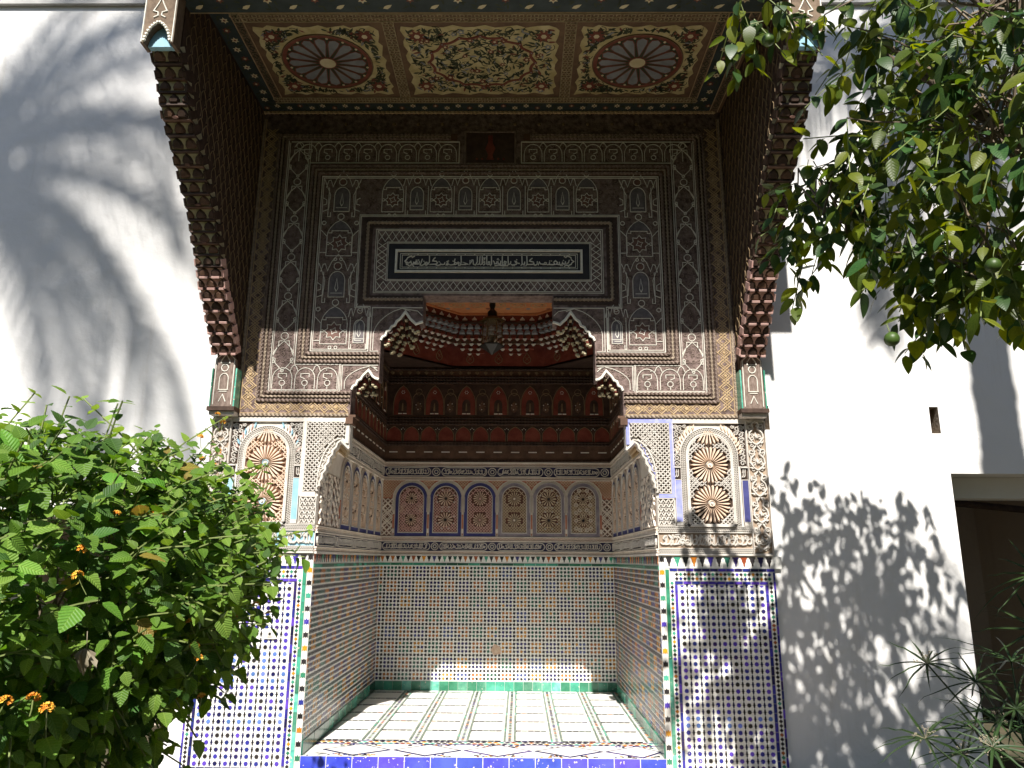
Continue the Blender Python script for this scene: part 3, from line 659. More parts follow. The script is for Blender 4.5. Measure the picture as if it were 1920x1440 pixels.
# ------------------------------------------------------------------ the alcove
alc = thing('tiled_alcove', 'deep alcove with zellij walls, blind windows and a white marble floor', 'alcove', (XC, 1.4, ZF))
PIECE = {}
def alcove_wall(F, L, seed, part):
    r = random.Random(seed)
    mb = MB(); mb.box(F, 0, L, 0, 1.64, -.25, 0); mb.build(part, 'white', alc)
    mb = MB(); mb.box(F, 0, L, 1.64, 2.735, -.25, 0); mb.build('plaster_wall', 'stucco2', alc)
    # zellij squares
    p = .0418; nu = int((L-.01)/p); p = (L-.006)/nu; nv = 30; pz = 1.252/nv
    cols = ['black', 'amber3', 'amber2', 'dkgreen', 'navy', 'zblue']; mb = MB()
    fl = {}
    for i in range(nu):
        for j in range(nv):
            fi, fj = (i+2)//4, (j+1)//4; a, b = (i+2) % 4, (j+1) % 4
            if a == 3 or b == 3: m = 0
            elif a == 1 and b == 1: m = 0
            else:
                if (fi, fj) not in fl: fl[(fi, fj)] = (r.choice((1, 1, 2)) if (fi+fj) % 2 else r.choice((3, 4, 5, 3, 4)))
                m = fl[(fi, fj)] if r.random() < .93 else r.randrange(6)
            u = .003+p*(i+.5); v = .27+pz*(j+.5); th = 20 if (i+j) % 2 else -20
            mb.bevel(F, ngon(u, v, .0198, 4, 45+th+r.uniform(-4, 4)), 0, .003, .94, m)
            for q in range(len(mb.v)-8, len(mb.v)-4): mb.v[q] = mb.v[q]+F.N*r.uniform(-.0009, .0009)
    mb.build('zellij_square', cols, alc, stuff=True)
    # finial band, green string, skirting, pieces one by one
    rot = math.atan2(F.U.y, F.U.x) if F is not RW else -math.pi/2
    k = int(L/.0605); d = L/k; cs = ['rust', 'black', 'rust', 'black', 'green', 'black', 'rust', 'black', 'orange', 'black', 'indigo', 'black', 'green', 'black', 'dkgreen', 'black']
    for i in range(k): obj('finial_tile', merlb[cs[i % 16]], alc, F(d*(i+.5), 1.6015, .001), (0, 0, rot))
    mb = MB(); mb.box(F, 0, L, 1.637, 1.655, 0, .02, back=False); mb.build('plaster_moulding', 'stucco', alc)
    def row(name, b0, b1, step, n, mats):
        k = max(1, round(L/step)); d = L/k
        for i in range(k):
            mb = MB(); mb.box(F, d*i+.0015, d*(i+1)-.0015, b0, b1, 0, n+r.random()*.002, back=False); mb.build(name, r.choice(mats), alc)
    row('string_tile', 1.53, 1.557, .13, .005, ['green', 'dkgreen', 'green'])
    row('skirting_tile', ZF, .263, .105 if F is BACK else .16, .012, ['teal', 'green', 'teal', 'green'] if F is BACK else ['dkgreen', 'green'])
    # friezes
    mb = MB()
    for b0, b1 in ((1.660, 1.682), (1.812, 1.845), (2.527, 2.548), (2.69, 2.715)):
        mb.box(F, 0, L, b0, b1, 0, .003, 1, back=False); zig(mb, F, 0, L, b0+.002, b1-.002, .034, .0062, .003, .012)
    for b0, b1 in ((1.684, 1.692), (1.80, 1.81), (1.848, 1.856), (2.516, 2.525), (2.55, 2.558), (2.68, 2.688), (2.717, 2.735)): mb.box(F, 0, L, b0, b1, 0, .02, back=False)
    mb.build('lattice_frieze', ['stucco2', 'terra'], alc, stuff=True)
    for b0, b1, sd in ((1.693, 1.799, 5), (2.56, 2.679, 8)):
        mb = MB(); mb.box(F, 0, L, b0, b1, 0, .003, 1, back=False); cartouches(mb, F, .02, L-.02, b0+.006, b1-.006, .0105, .003, .018, 0, .62, seed*7+sd); mb.build('inscription_frieze', ['stucco', 'inkblue' if F is not RW else 'shadow'], alc, stuff=True)

def blind_window(F, c, z0, half, style, kind):
    """kind of lattice: 0 many small flowers, 1 two big rosettes with beads, 2 fine rosettes"""
    sp = 2.488-half
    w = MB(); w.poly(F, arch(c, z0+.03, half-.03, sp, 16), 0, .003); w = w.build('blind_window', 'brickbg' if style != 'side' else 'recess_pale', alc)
    mb = MB(); mb.ring(F, arch(c, z0, half, sp, 16), arch(c, z0+.036, half-.036, sp, 16), 0, .012, 0); mb.box(F, c-half, c+half, z0, z0+.036, 0, .0122, 0, back=False)
    mb.build('frame', {'blue': 'indigo', 'grey': 'fadegrey', 'side': 'indigo'}[style], w)
    mb = MB(); mb.ring(F, arch(c, z0+.037, half-.037, sp, 16), arch(c, z0+.046, half-.046, sp, 16), 0, .018); mb.box(F, c-half+.037, c+half-.037, z0+.037, z0+.046, 0, .0181, back=False)
    mb.ribbon(F, arch(c, z0, half+.004, sp, 16), .007, 0, .02); mb.build('rim', 'stucco', w)
    q = half-.05
    def inw(u, v): return abs(u-c) < q-.004 and v > z0+.052 and (v < sp or math.hypot(u-c, v-sp) < q-.006)
    zc = (z0+.19, z0+.44)
    MM = ['tan' if style != 'grey' else 'ochre', 'stucco', 'rose' if style == 'blue' else 'stucco2', 'black' if kind != 2 else 'sage']
    mb = MB()
    if kind == 0:
        for a in zc: mb = MB(); petals(mb, F, c, a, .016, .070, 14, .003, .018, 0, .5); mb.bevel(F, ngon(c, a, .015, 8), .003, .018, .8, 3); mb.build('rosette', MM, w)
        mb = MB()
        pts = [(c+s*q*f, z0+g) for s in (-1, 1) for f, g in ((.62, .10), (.62, .28), (.62, .37), (.62, .19), (.3, .08), (.3, .31), (.6, .46), (.35, .54))]
        for a, b in pts:
            if inw(a, b): petals(mb, F, a, b, .006, .026, 8, .003, .015, 2, .7); mb.bevel(F, ngon(a, b, .007, 6), .003, .016, .7, 3)
        for s in (-1, 1): petals(mb, F, c+s*(q-.004), z0+.315, .012, .045, 16, .003, .015, 0, .6, clip=inw)
    else:
        for a in zc:
            mb = MB(); petals(mb, F, c, a, .018, .094 if kind == 1 else .084, 14 if kind == 1 else 16, .003, .019, 0, .48, clip=inw); mb.bevel(F, ngon(c, a, .015, 10), .003, .019, .8, 3 if kind == 1 else 2); mb.build('rosette', MM, w)
        mb = MB()
        if kind == 1:
            for a in zc:
                for i in range(8):
                    u, v = c+.108*math.cos(.39+.785*i), a+.108*math.sin(.39+.785*i)
                    if inw(u, v): mb.bevel(F, ngon(u, v, .012, 7), .003, .02, .6, 1)
    if mb.f: mb.build('small_flower', MM, w, stuff=True)
    def free(u, v): return inw(u, v) and min(math.hypot(u-c, v-a) for a in zc) > (.07 if kind == 0 else .094)
    mb = MB(); p = .034
    net(mb, F, c-q, c+q, z0+.046, z0+.046+p*17, p, p, .0085, .003, .014, inside=free)
    mb.build('lattice', 'rose' if style == 'blue' else 'ochre' if style != 'side' else 'tan', w)
    # outer decorated arch
    mb = MB(); A, B = arch(c, z0+.28, half+.008, sp, 16), arch(c, z0+.28, half+.034, sp, 16)
    mb.ring(F, A, B, 0, .004, 1); along(mb, F, A, B, .03, .007, .004, .012); mb.ribbon(F, arch(c, z0+.28, half+.037, sp, 16), .006, 0, .016); mb.build('arch_band', ['stucco2', 'sage'], w)

LBACK = Fr((XL, DEP, 0), (1, 0, 0), (0, 0, 1), (0, -1, 0))
BACK = LBACK
alcove_wall(BACK, XR-XL, 1, 'back_wall'); alcove_wall(LW, DEP, 2, 'side_wall'); alcove_wall(RW, DEP, 3, 'side_wall')
ctr = [.3465+.4075*i for i in range(6)]
for i, c in enumerate(ctr): blind_window(BACK, c, 1.862, .187, 'blue' if i < 3 else 'grey', (0, 1, 2, 2, 1, 0)[i])
for F in (LW, RW):
    for i in range(5): blind_window(F, .93+.4075*i, 1.862, .187, 'side', (0, 1, 2, 1, 2)[i])
def filler(F, segs, ends):
    for a in segs:   # painted colonnette between windows
        mb = MB(); mb.box(F, a-.013, a+.013, 1.95, 2.115, 0, .014, 1, back=False); mb.box(F, a-.016, a+.016, 1.90, 1.945, 0, .012, 0, back=False); mb.box(F, a-.014, a+.014, 2.12, 2.16, 0, .012, 0, back=False)
        mb.bevel(F, [(a-.009, 1.895), (a+.009, 1.895), (a, 1.865)], 0, .01, .8, 1); mb.build('colonnette', ['stucco2', 'terra'], alc)
    for a0, a1 in ends:
        mb = MB(); mb.box(F, a0, a1, 1.865, 2.30, 0, .003, 1, back=False); net(mb, F, a0, a1, 1.87, 2.30, (a1-a0)/2, (a1-a0)/2, .010, .003, .015); net(mb, F, a0, a1, 1.87, 2.30, (a1-a0), (a1-a0), .014, .003, .017); mb.build('lattice_panel', ['stucco2', 'recess_pale'], alc)
filler(BACK, [ctr[0]-.2037+.4075*i for i in range(7)], [(.005, .125), (XR-XL-.125, XR-XL-.005)])
for F in (LW, RW): filler(F, [.726+.4075*i for i in range(6)], [(.05, .24), (.30, .42), (.47, .69)])
mb = MB()
def up_free(u, v):
    k = min(ctr, key=lambda c: abs(c-u)); return math.hypot(u-k, max(0, v-2.301)) > .23 and v > 2.31
mb.box(BACK, 0, XR-XL, 2.16, 2.515, 0, .0015, 1, back=False); net(mb, BACK, .0, XR-XL, 2.18, 2.512, .034, .034, .0065, .0015, .009, inside=up_free); mb.build('diaper_ground', ['ochre', 'terra'], alc, stuff=True)

# floor: marble slabs between mosaic bands
mb = MB(); mb.box(FLOOR, XL, XR, -.01, DEP, -.2, -.006); mb.build('floor_bed', 'grout', alc)
bands = [XL+.015+.012+.3745*i for i in range(8)]
bands = [-1.228+.385*i for i in range(7)]
edges = [XL+.03]+bands+[XR-.03]
rows = [.50, .87, 1.24, 1.61, 1.98, 2.35, 2.72]
r = random.Random(8)
wb = .055
for i in range(len(edges)-1):
    a0 = edges[i]+(wb if i else 0); a1 = edges[i+1]-(wb if i < len(edges)-2 else 0)
    if a1-a0 < .03: continue
    for j in range(len(rows)):
        b0 = rows[j]+.022; b1 = (rows[j+1] if j < len(rows)-1 else DEP)-.022
        me = MB(); me.box(FLOOR, a0, a1, b0, b1, -.006, r.random()*.0012, back=False); me.build('marble_slab', 'marble', alc)
mb = MB()
for x in bands:
    for k in range(int((DEP-.5)/.075)):
        b = .5+.075*k
        for s in (-1, 1): mb.box(FLOOR, x+s*.041-.008, x+s*.041+.008, b+.003, b+.072, -.006, .001, 8 if r.random() < .85 else 2, back=False)
        for q in range(2): mb.bevel(FLOOR, ngon(x, b+.019+.0375*q, .016, 4, 0, .009), -.003, .001, .95, r.choice((3, 3, 8, 3, 8, 3, 4, 6, 8)))
    mb.box(FLOOR, x-.029, x+.029, .5, DEP, -.006, -.0025, 0, back=False)
for b in rows:
    mb.box(FLOOR, XL, XR, b-.021, b+.021, -.006, -.0022, 0, back=False)
    for k in range(int((XR-XL)/.055)):
        x = XL+.03+.055*k
        if min(abs(x-q) for q in bands) < .055: continue
        mb.bevel(FLOOR, ngon(x, b, .022, 4, 0, .013), -.003, .001, .95, 3 if k % 5 else r.choice((4, 8, 6)))
        for s in (-1, 1): mb.box(FLOOR, x-.027, x+.027, b+s*.019-.004, b+s*.019+.004, -.004, .0008, 3 if k % 3 else 8, back=False)
mb.box(FLOOR, XL, XR, .385, .478, -.006, -.0024, 0, back=False)
for k in range(int((XR-XL)/.048)):
    for s in range(2): mb.bevel(FLOOR, ngon(XL+.03+.048*k+.024*s, .41+.04*s, .02, 4, 0, .016), -.003, .001, .95, r.choice((3, 3, 3, 2, 4, 5)))
for s in (.382, .481): mb.box(FLOOR, XL, XR, s-.004, s+.004, -.004, .001, 6, back=False)
# front border with white lozenges
mb.box(FLOOR, XL, XR, .0, .378, -.006, -.0024, 0, back=False)
for k in range(1100):
    x = XL+r.random()*(XR-XL); y = .01+r.random()*.36; kk = (x-XL)/.545-.2; f = abs((kk % 1)-.5)*2
    if abs(y-.19)/.19 > f+.12: mb.bevel(FLOOR, ngon(x, y, .0115, 4, 30*r.random()), -.003, .001, .95, r.choice((3, 3, 3, 8, 4, 7, 5)))
mb.build('mosaic_band', ['white', 'green', 'teal', 'black', 'rust', 'orange', 'navy', 'indigo', 'worngreen'], alc, stuff=True)
for k in range(-1, 6):
    c0 = XL+.545*(k+.7); P = [(c0-.25, .19), (c0, .025), (c0+.25, .19), (c0, .355)]
    P = [(min(max(a, XL+.01), XR-.01), b) for a, b in P]
    if P[2][0]-P[0][0] < .1: continue
    mb = MB(); mb.poly(FLOOR, P, -.006, .0015); mb.ribbon(FLOOR, P, .02, -.004, .0022, True, 1); mb.build('marble_lozenge', ['marble', 'navy'], alc)
# blue front ledge
n = 14; d = (XR-XL)/n
for i in range(n):
    mb = MB(); FF = Fr((0, -.004, 0), (1, 0, 0), (0, 0, 1), (0, -1, 0)); mb.box(FF, XL+d*i+.003, XL+d*(i+1)-.003, .0, ZF-.004, -.03, .006+r.random()*.003); mb.build('ledge_tile', 'ledge', alc)
mb = MB(); mb.box(FAC, XL, XR, 0, ZF-.003, -.06, .0005, back=False); mb.build('ledge_bed', 'grout', alc)
mb = MB(); P = [(1.37+.055*math.cos(a*.628)*(1+.25*math.sin(3*a)), .60+.06*math.sin(a*.628)*(1+.2*math.cos(2*a))) for a in range(10)]; mb.poly(BACK, P, 0, .0045); mb.build('plaster_patch', 'chip', alc)

# ------------------------------------------------------------------ carved wood screen round the stepped opening
HC = -.275
HR = {1: Fr((HC, 0, 0), (1, 0, 0), (0, 0, 1), (0, -1, 0)), -1: Fr((HC, 0, 0), (-1, 0, 0), (0, 0, 1), (0, -1, 0))}
CF = HR[1]
scr = thing('carved_wood_screen', 'carved cedar screen with framed Arabic inscription and stepped opening', 'wood screen', (HC, .05, 2.74))
LOW = [(1.13, 2.97), (1.118, 3.0), (1.094, 3.012), (1.082, 3.048), (1.056, 3.060), (1.042, 3.088), (.995, 3.138), (.958, 3.085), (.934, 3.068), (.905, 3.060)]
UPP = [(.905, 3.40), (.892, 3.43), (.868, 3.442), (.858, 3.478), (.834, 3.488), (.820, 3.522), (.792, 3.534), (.776, 3.572), (.748, 3.592), (.705, 3.655), (.662, 3.592), (.634, 3.566), (.612, 3.545), (.585, 3.556), (.553, 3.566)]
OP = [(1.13, 2.735)]+LOW+UPP+[(.553, 3.80), (0, 3.80)]
def frame_pts(h, b, top): return [(h, b), (h, top), (-h, top), (-h, b)]
for sg in (1, -1):
    F = HR[sg]
    mb = MB(); mb.poly(F, OP+[(0, 5.57), (2.085, 5.57), (2.085, 2.735)], -.16, .012, back=True); mb.build('panel', 'wood', scr)
    # sunk dark fillets and flat mouldings
    for k, (a0, a1, b0, b1) in enumerate(((1.50, 1.615, 3.29, 4.935), (1.83, 1.915, 2.952, 5.285), (.91, 1.615, 3.195, 3.29), (1.135, 1.915, 2.868, 2.952), (.001, 1.615, 4.935, 5.045), (.30, 1.915, 5.285, 5.35), (1.02, 1.115, 3.80, 4.435), (.001, 1.115, 4.435, 4.525), (.56, 1.115, 3.72, 3.80))):
        MB().box(F, a0, a1, b0, b1, .01, .0165+.0003*k, back=False).build('moulding', 'dark' if k not in (4, 5) else 'brown', scr)
    # rope mouldings
    for d in (0, .034, .068):
        mb = MB(); mb.rope(F, [(.912, 3.278-d), (1.524+d, 3.278-d), (1.524+d, 4.955+d), (0, 4.955+d)], .0125 if d != .034 else .009, .022); mb.build('rope_moulding', 'wood2' if d != .034 else 'rope', scr); mb = MB()
        mb.rope(F, [(1.135, 2.942-d), (1.842+d, 2.942-d), (1.842+d, 5.30+d*.5), (.36, 5.30+d*.5)], .0125 if d != .034 else .009, .022); mb.build('rope_moulding', 'wood2' if d != .034 else 'rope', scr)
    for Q, q, e in (([(.56, 3.765), (1.062, 3.765), (1.062, 4.475), (0, 4.475)], .013, .022), ([(1.14, 2.752), (2.068, 2.752)], .012, .016), ([(2.062, 2.76), (2.062, 5.5)], .011, .016)): mb = MB(); mb.rope(F, Q, q, e); mb.build('rope_moulding', 'rope', scr)
    fill = MB()
    # inlaid lines
    mb = MB(); w, a, b = .0066, .0125, .0185
    def rl(P, cl=False, ww=w): mb.ribbon(F, P, ww, a, b, cl)
    def octo(c, v, q): rl(ngon(c, v, q, 8, 22.5), True)
    # outer band: chains of crossing ogees, vertical part
    c = 1.722; hw = .088
    rl([(1.62, 3.19), (1.62, 5.28)], ww=.007); rl([(1.636, 3.19), (1.636, 5.26)], ww=.005); rl([(1.824, 2.96), (1.824, 5.28)], ww=.007); rl([(1.81, 2.975), (1.81, 5.26)], ww=.005)
    per = .36
    v = 3.13
    while v < 5.2:
        for s in (1, -1):
            P = [(c+s*hw*math.sin(math.pi*min(1, i/10)*1.0)*(1 if i <= 10 else 1), v+per*.72*i/10) for i in range(11)]
            rl([(x, y) for x, y in P if y < 5.25])
            rl([(c+s*hw*.98, v+per*.36), (c+s*.045, v+per*.62), (c+s*.045, v+per*.72), (c+s*.012, v+per*.72)])
            octo(c+s*hw*.86, v+per*.22, .012); octo(c+s*hw*.86, v+per*.27, .012)
        octo(c, v+per*.84, .032); octo(c, v+.0, .012)
        rl([(c, v+per*.72), (c, v+per*.76)]); v += per
    # lower horizontal arcade
    rl([(1.24, 3.185), (1.24, 2.965), (1.81, 2.965)], ww=.007); rl([(1.62, 3.185), (1.228, 3.185), (1.228, 2.955), (1.824, 2.955)], ww=.006)
    for k in range(3):
        q = 1.335+.19*k; rl(arch(q, 2.975, .083, 3.06, 10, 1.15)); rl([(q-.035, 3.075), (q-.035, 3.105), (q+.035, 3.105), (q+.035, 3.075), (q, 3.06)]); octo(q, 3.025, .024); rl([(q, 2.975), (q, 2.998)])
        if k < 2: rl([(q+.06, 3.12), (q+.078, 3.165), (q+.095, 3.18), (q+.112, 3.165), (q+.13, 3.12)])
    # upper horizontal arcade
    rl([(1.80, 5.27), (.28, 5.27), (.28, 5.06), (1.62, 5.06)], ww=.008)
    for k in range(8):
        q = .385+.18*k; rl(arch(q, 5.075, .08, 5.15, 10, 1.2)); rl([(q-.035, 5.165), (q-.035, 5.195), (q+.035, 5.195), (q+.035, 5.165), (q, 5.15)]); octo(q, 5.115, .022)
        rl([(q+.055, 5.215), (q+.075, 5.25), (q+.09, 5.262), (q+.105, 5.25), (q+.125, 5.215)])
    # middle band of keel arches
    rl([(1.01, 3.70), (1.01, 3.302), (1.497, 3.302), (1.497, 4.925), (0, 4.925)], ww=.008); rl([(1.025, 3.69), (1.025, 3.318), (1.482, 3.318), (1.482, 4.91), (0, 4.91)], ww=.006)
    rl([(1.01, 3.70), (1.13, 3.70), (1.13, 4.54), (0, 4.54)], ww=.008); rl([(1.025, 3.69), (1.142, 3.69), (1.142, 4.552), (0, 4.552)], ww=.006)
    def wide(c, v, f=1.):
        rl(keel(c, v+.02, .118*f, v+.20, v+.355)); rl([(c-.105*f, v+.235), (c-.075*f, v+.235), (c-.075*f, v+.255), (c+.075*f, v+.255), (c+.075*f, v+.235), (c+.105*f, v+.235)])
        rl(star(c, v+.135, .085*f, 8, .70, 0), True); rl([(c-.118*f, v+.02), (c+.118*f, v+.02)]); octo(c, v+.39, .03*f); rl(star(c, v+.135, .032, 4, .5), True)
        fill.poly(F, star(c, v+.135, .078*f, 8, .70, 0), None, .0170, 0); fill.poly(F, [(c-.10*f, v+.262), (c+.10*f, v+.262), (c+.05*f, v+.325), (c, v+.35), (c-.05*f, v+.325)], None, .0169, 1)
        for s in (1, -1): octo(c+s*.025, v-.012, .013); octo(c+s*.103*f, v+.135, .012)
    def narrow(c, v, f=1.):
        fill.poly(F, arch(c, v+.045, .066*f, v+.19, 8, 1.2), None, .0169, 1); fill.poly(F, ngon(c, v+.325, .03*f, 8, 22.5), None, .0170, 0)
        rl(arch(c, v+.04, .072*f, v+.19, 10, 1.25)); rl([(c-.072*f, v+.04), (c+.072*f, v+.04)]); octo(c, v+.325, .036*f); rl([(c, v+.09), (c+.014, v+.12), (c, v+.21), (c-.014, v+.12), (c, v+.09)], True); rl([(c-.05, v+.075), (c+.05, v+.075)])
        P = [(c-.155*f, v+.27), (c-.135*f, v+.34), (c-.115*f, v+.345), (c-.092*f, v+.28), (c-.06*f, v+.36), (c-.035*f, v+.39), (c, v+.435)]
        rl(P+[(2*c-x, y) for x, y in reversed(P[:-1])])
        for s in (1, -1): rl([(c+s*.125*f, v+.27), (c+s*.125*f, v-.01), (c+s*.10*f, v-.01), (c+s*.10*f, v+.03)])
    for k in range(4):
        v = 3.345+.4*k; cc = 1.31
        (wide if k % 2 == 0 else narrow)(cc, v if v < 4.6 else 4.53, .95)
        for s, u in ((1, 1.475), (-1, 1.148 if v > 3.6 else 1.07)):
            if k % 2 == 0: rl([(u, v+.05), (u-s*.055, v+.05), (u-s*.055, v+.2), (u, v+.26)]); octo(u-s*.02, v+.33, .018)
            else: rl([(u, v+.04), (u-s*.05, v+.06), (u-s*.06, v+.2), (u, v+.35)]); rl([(u, v+.10), (u-s*.03, v+.11), (u-s*.03, v+.15), (u, v+.17)])
    narrow(1.095, 3.335, .62)
    for k in range(5):
        u = .0+.215*k
        if k: (narrow if k % 2 else wide)(u, 4.562, .80)
        elif sg > 0: wide(0, 4.562, .80)
    # inner lozenge band
    for h, b0, b1 in ((.99, 3.825, 4.415), (.975, 3.838, 4.402), (.888, 3.935, 4.295), (.876, 3.945, 4.285)): rl([(0, b0), (h, b0), (h, b1), (0, b1)], ww=.006)
    zig(mb, F, 0, .97, 3.845, 3.928, .128, .0055, a, .016); zig(mb, F, 0, .97, 4.30, 4.395, .128, .0055, a, .016); zig(mb, F, .892, .97, 3.94, 4.29, .14, .0055, a, .016, vert=True)
    # spandrel arches by the opening
    rl([(.56, 3.69), (.99, 3.69), (.99, 3.302), (.92, 3.302)], ww=.007); rl(keel(.735, 3.31, .235, 3.45, 3.685, 8)[8:]); rl([(.56, 3.62), (.60, 3.66), (.735, 3.685)])
    rl([(1.215, 2.965), (1.215, 3.18), (.915, 3.18)], ww=.007); rl(keel(.985, 2.975, .205, 3.03, 3.172, 8)[8:]); rl([(.92, 3.13), (.95, 3.16), (.985, 3.172)])
    fg = MB(); rr_ = random.Random(31)
    for a0, a1, b0, b1 in ((1.245, 1.80, 2.975, 3.18), (1.645, 1.80, 3.2, 5.24), (1.04, 1.47, 3.33, 3.68), (1.15, 1.47, 3.70, 4.55), (.02, 1.47, 4.57, 4.90), (.93, 1.20, 3.06, 3.17), (.80, .98, 3.46, 3.68), (.30, 1.6, 5.075, 5.25)):
        nu, nv = max(1, round((a1-a0)/.047)), max(1, round((b1-b0)/.047))
        for i in range(nu):
            for j in range(nv): fg.ribbon(F, spiral(a0+(a1-a0)*(i+.5)/nu+rr_.uniform(-.006, .006), b0+(b1-b0)*(j+.5)/nv+rr_.uniform(-.006, .006), .021, rr_.random()*360, 1.0, rr_.choice((-1, 1)), 7), .0085, .011, .0165)
    fg.build('filigree', 'wood2', scr, stuff=True)
    fill.build('inlay_fill', ['fillred', 'fillslate'], scr, stuff=True)
    mb.ribbon(F, LOW, .024, .010, .022); mb.ribbon(F, UPP, .024, .010, .022)
    mb.build('inlay_line', 'line', scr, stuff=True)
    # ochre interlace border
    mb = MB()
    for z0, z1, k in ((2.775, 2.862, 0),): 
        zig(mb, F, 1.15, 1.93, z0, z1, .2, .010, a, .017); zig(mb, F, 1.15, 1.93, z0+.02, z1-.02, .1, .008, a, .016)
        mb.ribbon(F, [(1.14, z1+.004), (1.925, z1+.004), (1.925, 5.36)], .007, a, .017); mb.ribbon(F, [(1.14, z0-.006), (2.045, z0-.006), (2.045, 5.5)], .007, a, .017)
        for q in range(4): mb.bevel(F, ngon(1.25+.2*q, (z0+z1)/2, .018, 8), a, .02, .7)
    zig(mb, F, 1.932, 2.04, 2.80, 5.4, .2, .010, a, .017, vert=True); zig(mb, F, 1.955, 2.017, 2.80, 5.4, .1, .008, a, .016, vert=True)
    for q in range(12): mb.bevel(F, ngon(1.986, 2.9+.2*q, .014, 8), a, .02, .7)
    mb.build('interlace_border', 'goldline', scr, stuff=True)
    # hanging cells in the two arches of the step
    for L, dz in ((LOW, .055), (UPP, .05)):
        for k in range(3):
            for (u, v) in L[1:-1]:
                cu, cv = (.985, 3.0) if L is LOW else (.71, 3.36)
                f = .88-.22*k; q = (cu+(u-cu)*f+.004*k, v-dz*(k+.5)*.9)
                if q[1] < cv-.02: continue
                P = mv([(-.018, -.03), (.018, -.03), (.019, .0), (.012, .018), (0, .032), (-.012, .018), (-.019, .0)], *q)
                pod = MB(); pod.bevel(F, P, -.08*k-.1, -.03-.08*k, .7, (0, 1, 0)[k]); pod.bevel(F, mv([(-.012, -.045), (.012, -.045), (.016, -.03), (-.016, -.03)], *q), -.08*k-.07, -.025-.08*k, .8, 2); pod.build('stalactite', ['redwood', 'brown', 'pale_dart'], scr)
    mb = MB(); mb.box(F, 1.10, 1.16, 2.68, 2.735, -.10, .03); mb.box(F, 1.08, 1.14, 2.735, 2.755, -.14, .028); mb.build('jamb_block', 'brown', scr)

# framed inscription
mb = MB()
mb.box(CF, -.875, .875, 3.955, 4.275, .01, .016, back=False); mb.build('inscription_ground', 'inkslate', scr)
mb = MB()
mb.ribbon(CF, frame_pts(.803, 4.018, 4.212)+[], .022, .015, .032, True, top=.8)
mb.ribbon(CF, frame_pts(.768, 4.047, 4.185), .006, .015, .021, True); mb.ribbon(CF, frame_pts(.752, 4.060, 4.172), .006, .015, .021, True)
n = 18
for i in range(n):
    for z in (4.0535, 4.1785): u = -.74+1.48*(i+.5)/n; mb.ribbon(CF, [(u-.004, z-.006), (u+.004, z+.006)], .008, .015, .021)
CAL = [[(500,395),(455,420),(440,395),(400,410),(365,430),(350,465),(320,490),(345,520),(350,550),(385,560),(395,580)],[(400,580),(440,560),(465,562),(490,590)],
[(355,500),(375,530),(410,515),(430,495),(445,540),(480,545),(480,510),(500,515),(505,545),(545,545),(545,500),(525,490),(515,520),(550,545),(580,540),(588,490)],
[(640,450),(622,510),(600,560),(630,570),(660,560),(685,540),(692,505)],[(690,560),(720,565),(742,530),(725,508),(703,525),(715,555),(745,550),(772,500),(770,392)],
[(880,420),(845,455),(832,485),(900,492),(920,520),(900,545),(775,552)],[(880,552),(930,570),(990,550),(972,520),(985,545),(1020,555),(1050,545),(1055,510)],
[(1130,480),(1092,500),(1115,522),(1110,560),(1080,560),(1092,535),(1120,545),(1160,560),(1250,552),(1290,530),(1240,510),(1225,545)],[(1242,445),(1225,505)],
[(1350,390),(1355,500),(1340,560),(1300,572)],[(1345,550),(1440,552),(1420,520),(1390,513),(1440,530),(1490,552)],[(1300,505),(1280,525),(1305,545),(1320,520),(1300,505)],
[(1518,470),(1510,550),(1540,500),(1552,465),(1572,470),(1578,545),(1620,560),(1650,500),(1650,398)],[(1650,552),(1690,540),(1700,398)],[(1700,555),(1738,540),(1740,398)],
[(1745,540),(1750,508),(1785,500),(1790,540),(1760,562)],[(1762,425),(1782,440),(1795,420)],[(1772,465),(1790,455)]]
CAL2 = [[(95,390),(95,552)],[(105,552),(150,545),(150,500),(125,500),(120,532)],[(180,395),(185,540),(158,572)],[(212,480),(232,500),(240,538),(275,530),(282,490)],[(300,490),(305,538),(345,540),(355,482)],[(240,572),(330,560),(352,545)],
[(380,395),(380,570)],[(395,552),(440,552),(452,500),(420,490),(410,520),(440,532)],[(485,400),(490,550),(468,578)],[(330,562),(400,575),(470,570)],
[(500,552),(530,530),(538,490)],[(538,552),(580,556),(640,545),(642,492),(615,490),(630,515),(702,532)],[(740,395),(745,540),(718,568)],[(752,548),(790,540),(792,498)],[(830,390),(836,540),(808,578)],
[(932,430),(892,460),(880,482),(950,502),(962,530),(930,547),(840,548)],[(955,552),(990,560),(1020,540),(1022,490)],[(1038,562),(1060,500),(1085,540),(1140,540),(1160,510),(1190,520),(1180,547),(1118,547)],
[(1195,552),(1240,547),(1247,500)],[(1245,548),(1300,552),(1345,545),(1320,510),(1352,475),(1392,510),(1370,540),(1425,547),(1427,500)],[(1428,547),(1475,547),(1482,500),(1500,540),(1530,540),(1538,490)],[(1555,532),(1592,515),(1607,465)],
[(1510,395),(1545,415),(1570,390),(1610,400),(1640,420),(1647,460),(1690,490),(1650,520),(1642,545),(1602,560),(1595,580),(1560,555),(1510,585)]]
DOT = [(530,472),(560,472),(575,468),(670,492),(1205,488),(950,500),(1755,470)]; DOT2 = [(290,455),(316,462),(302,440),(645,460),(575,572),(602,572),(780,572),(1250,482),(1282,482),(1500,472),(1475,568),(1450,568)]
def cp(x, y, off): return (-.752+(x+off-270)/(3450-270)*1.504, 4.172-(y-375)/(600-375)*.112)
for L, off in ((CAL, 0), (CAL2, 1728)):
    for P in L: mb.ribbon(CF, [cp(x, y, off) for x, y in P], .0095, .0155, .0235, top=.7)
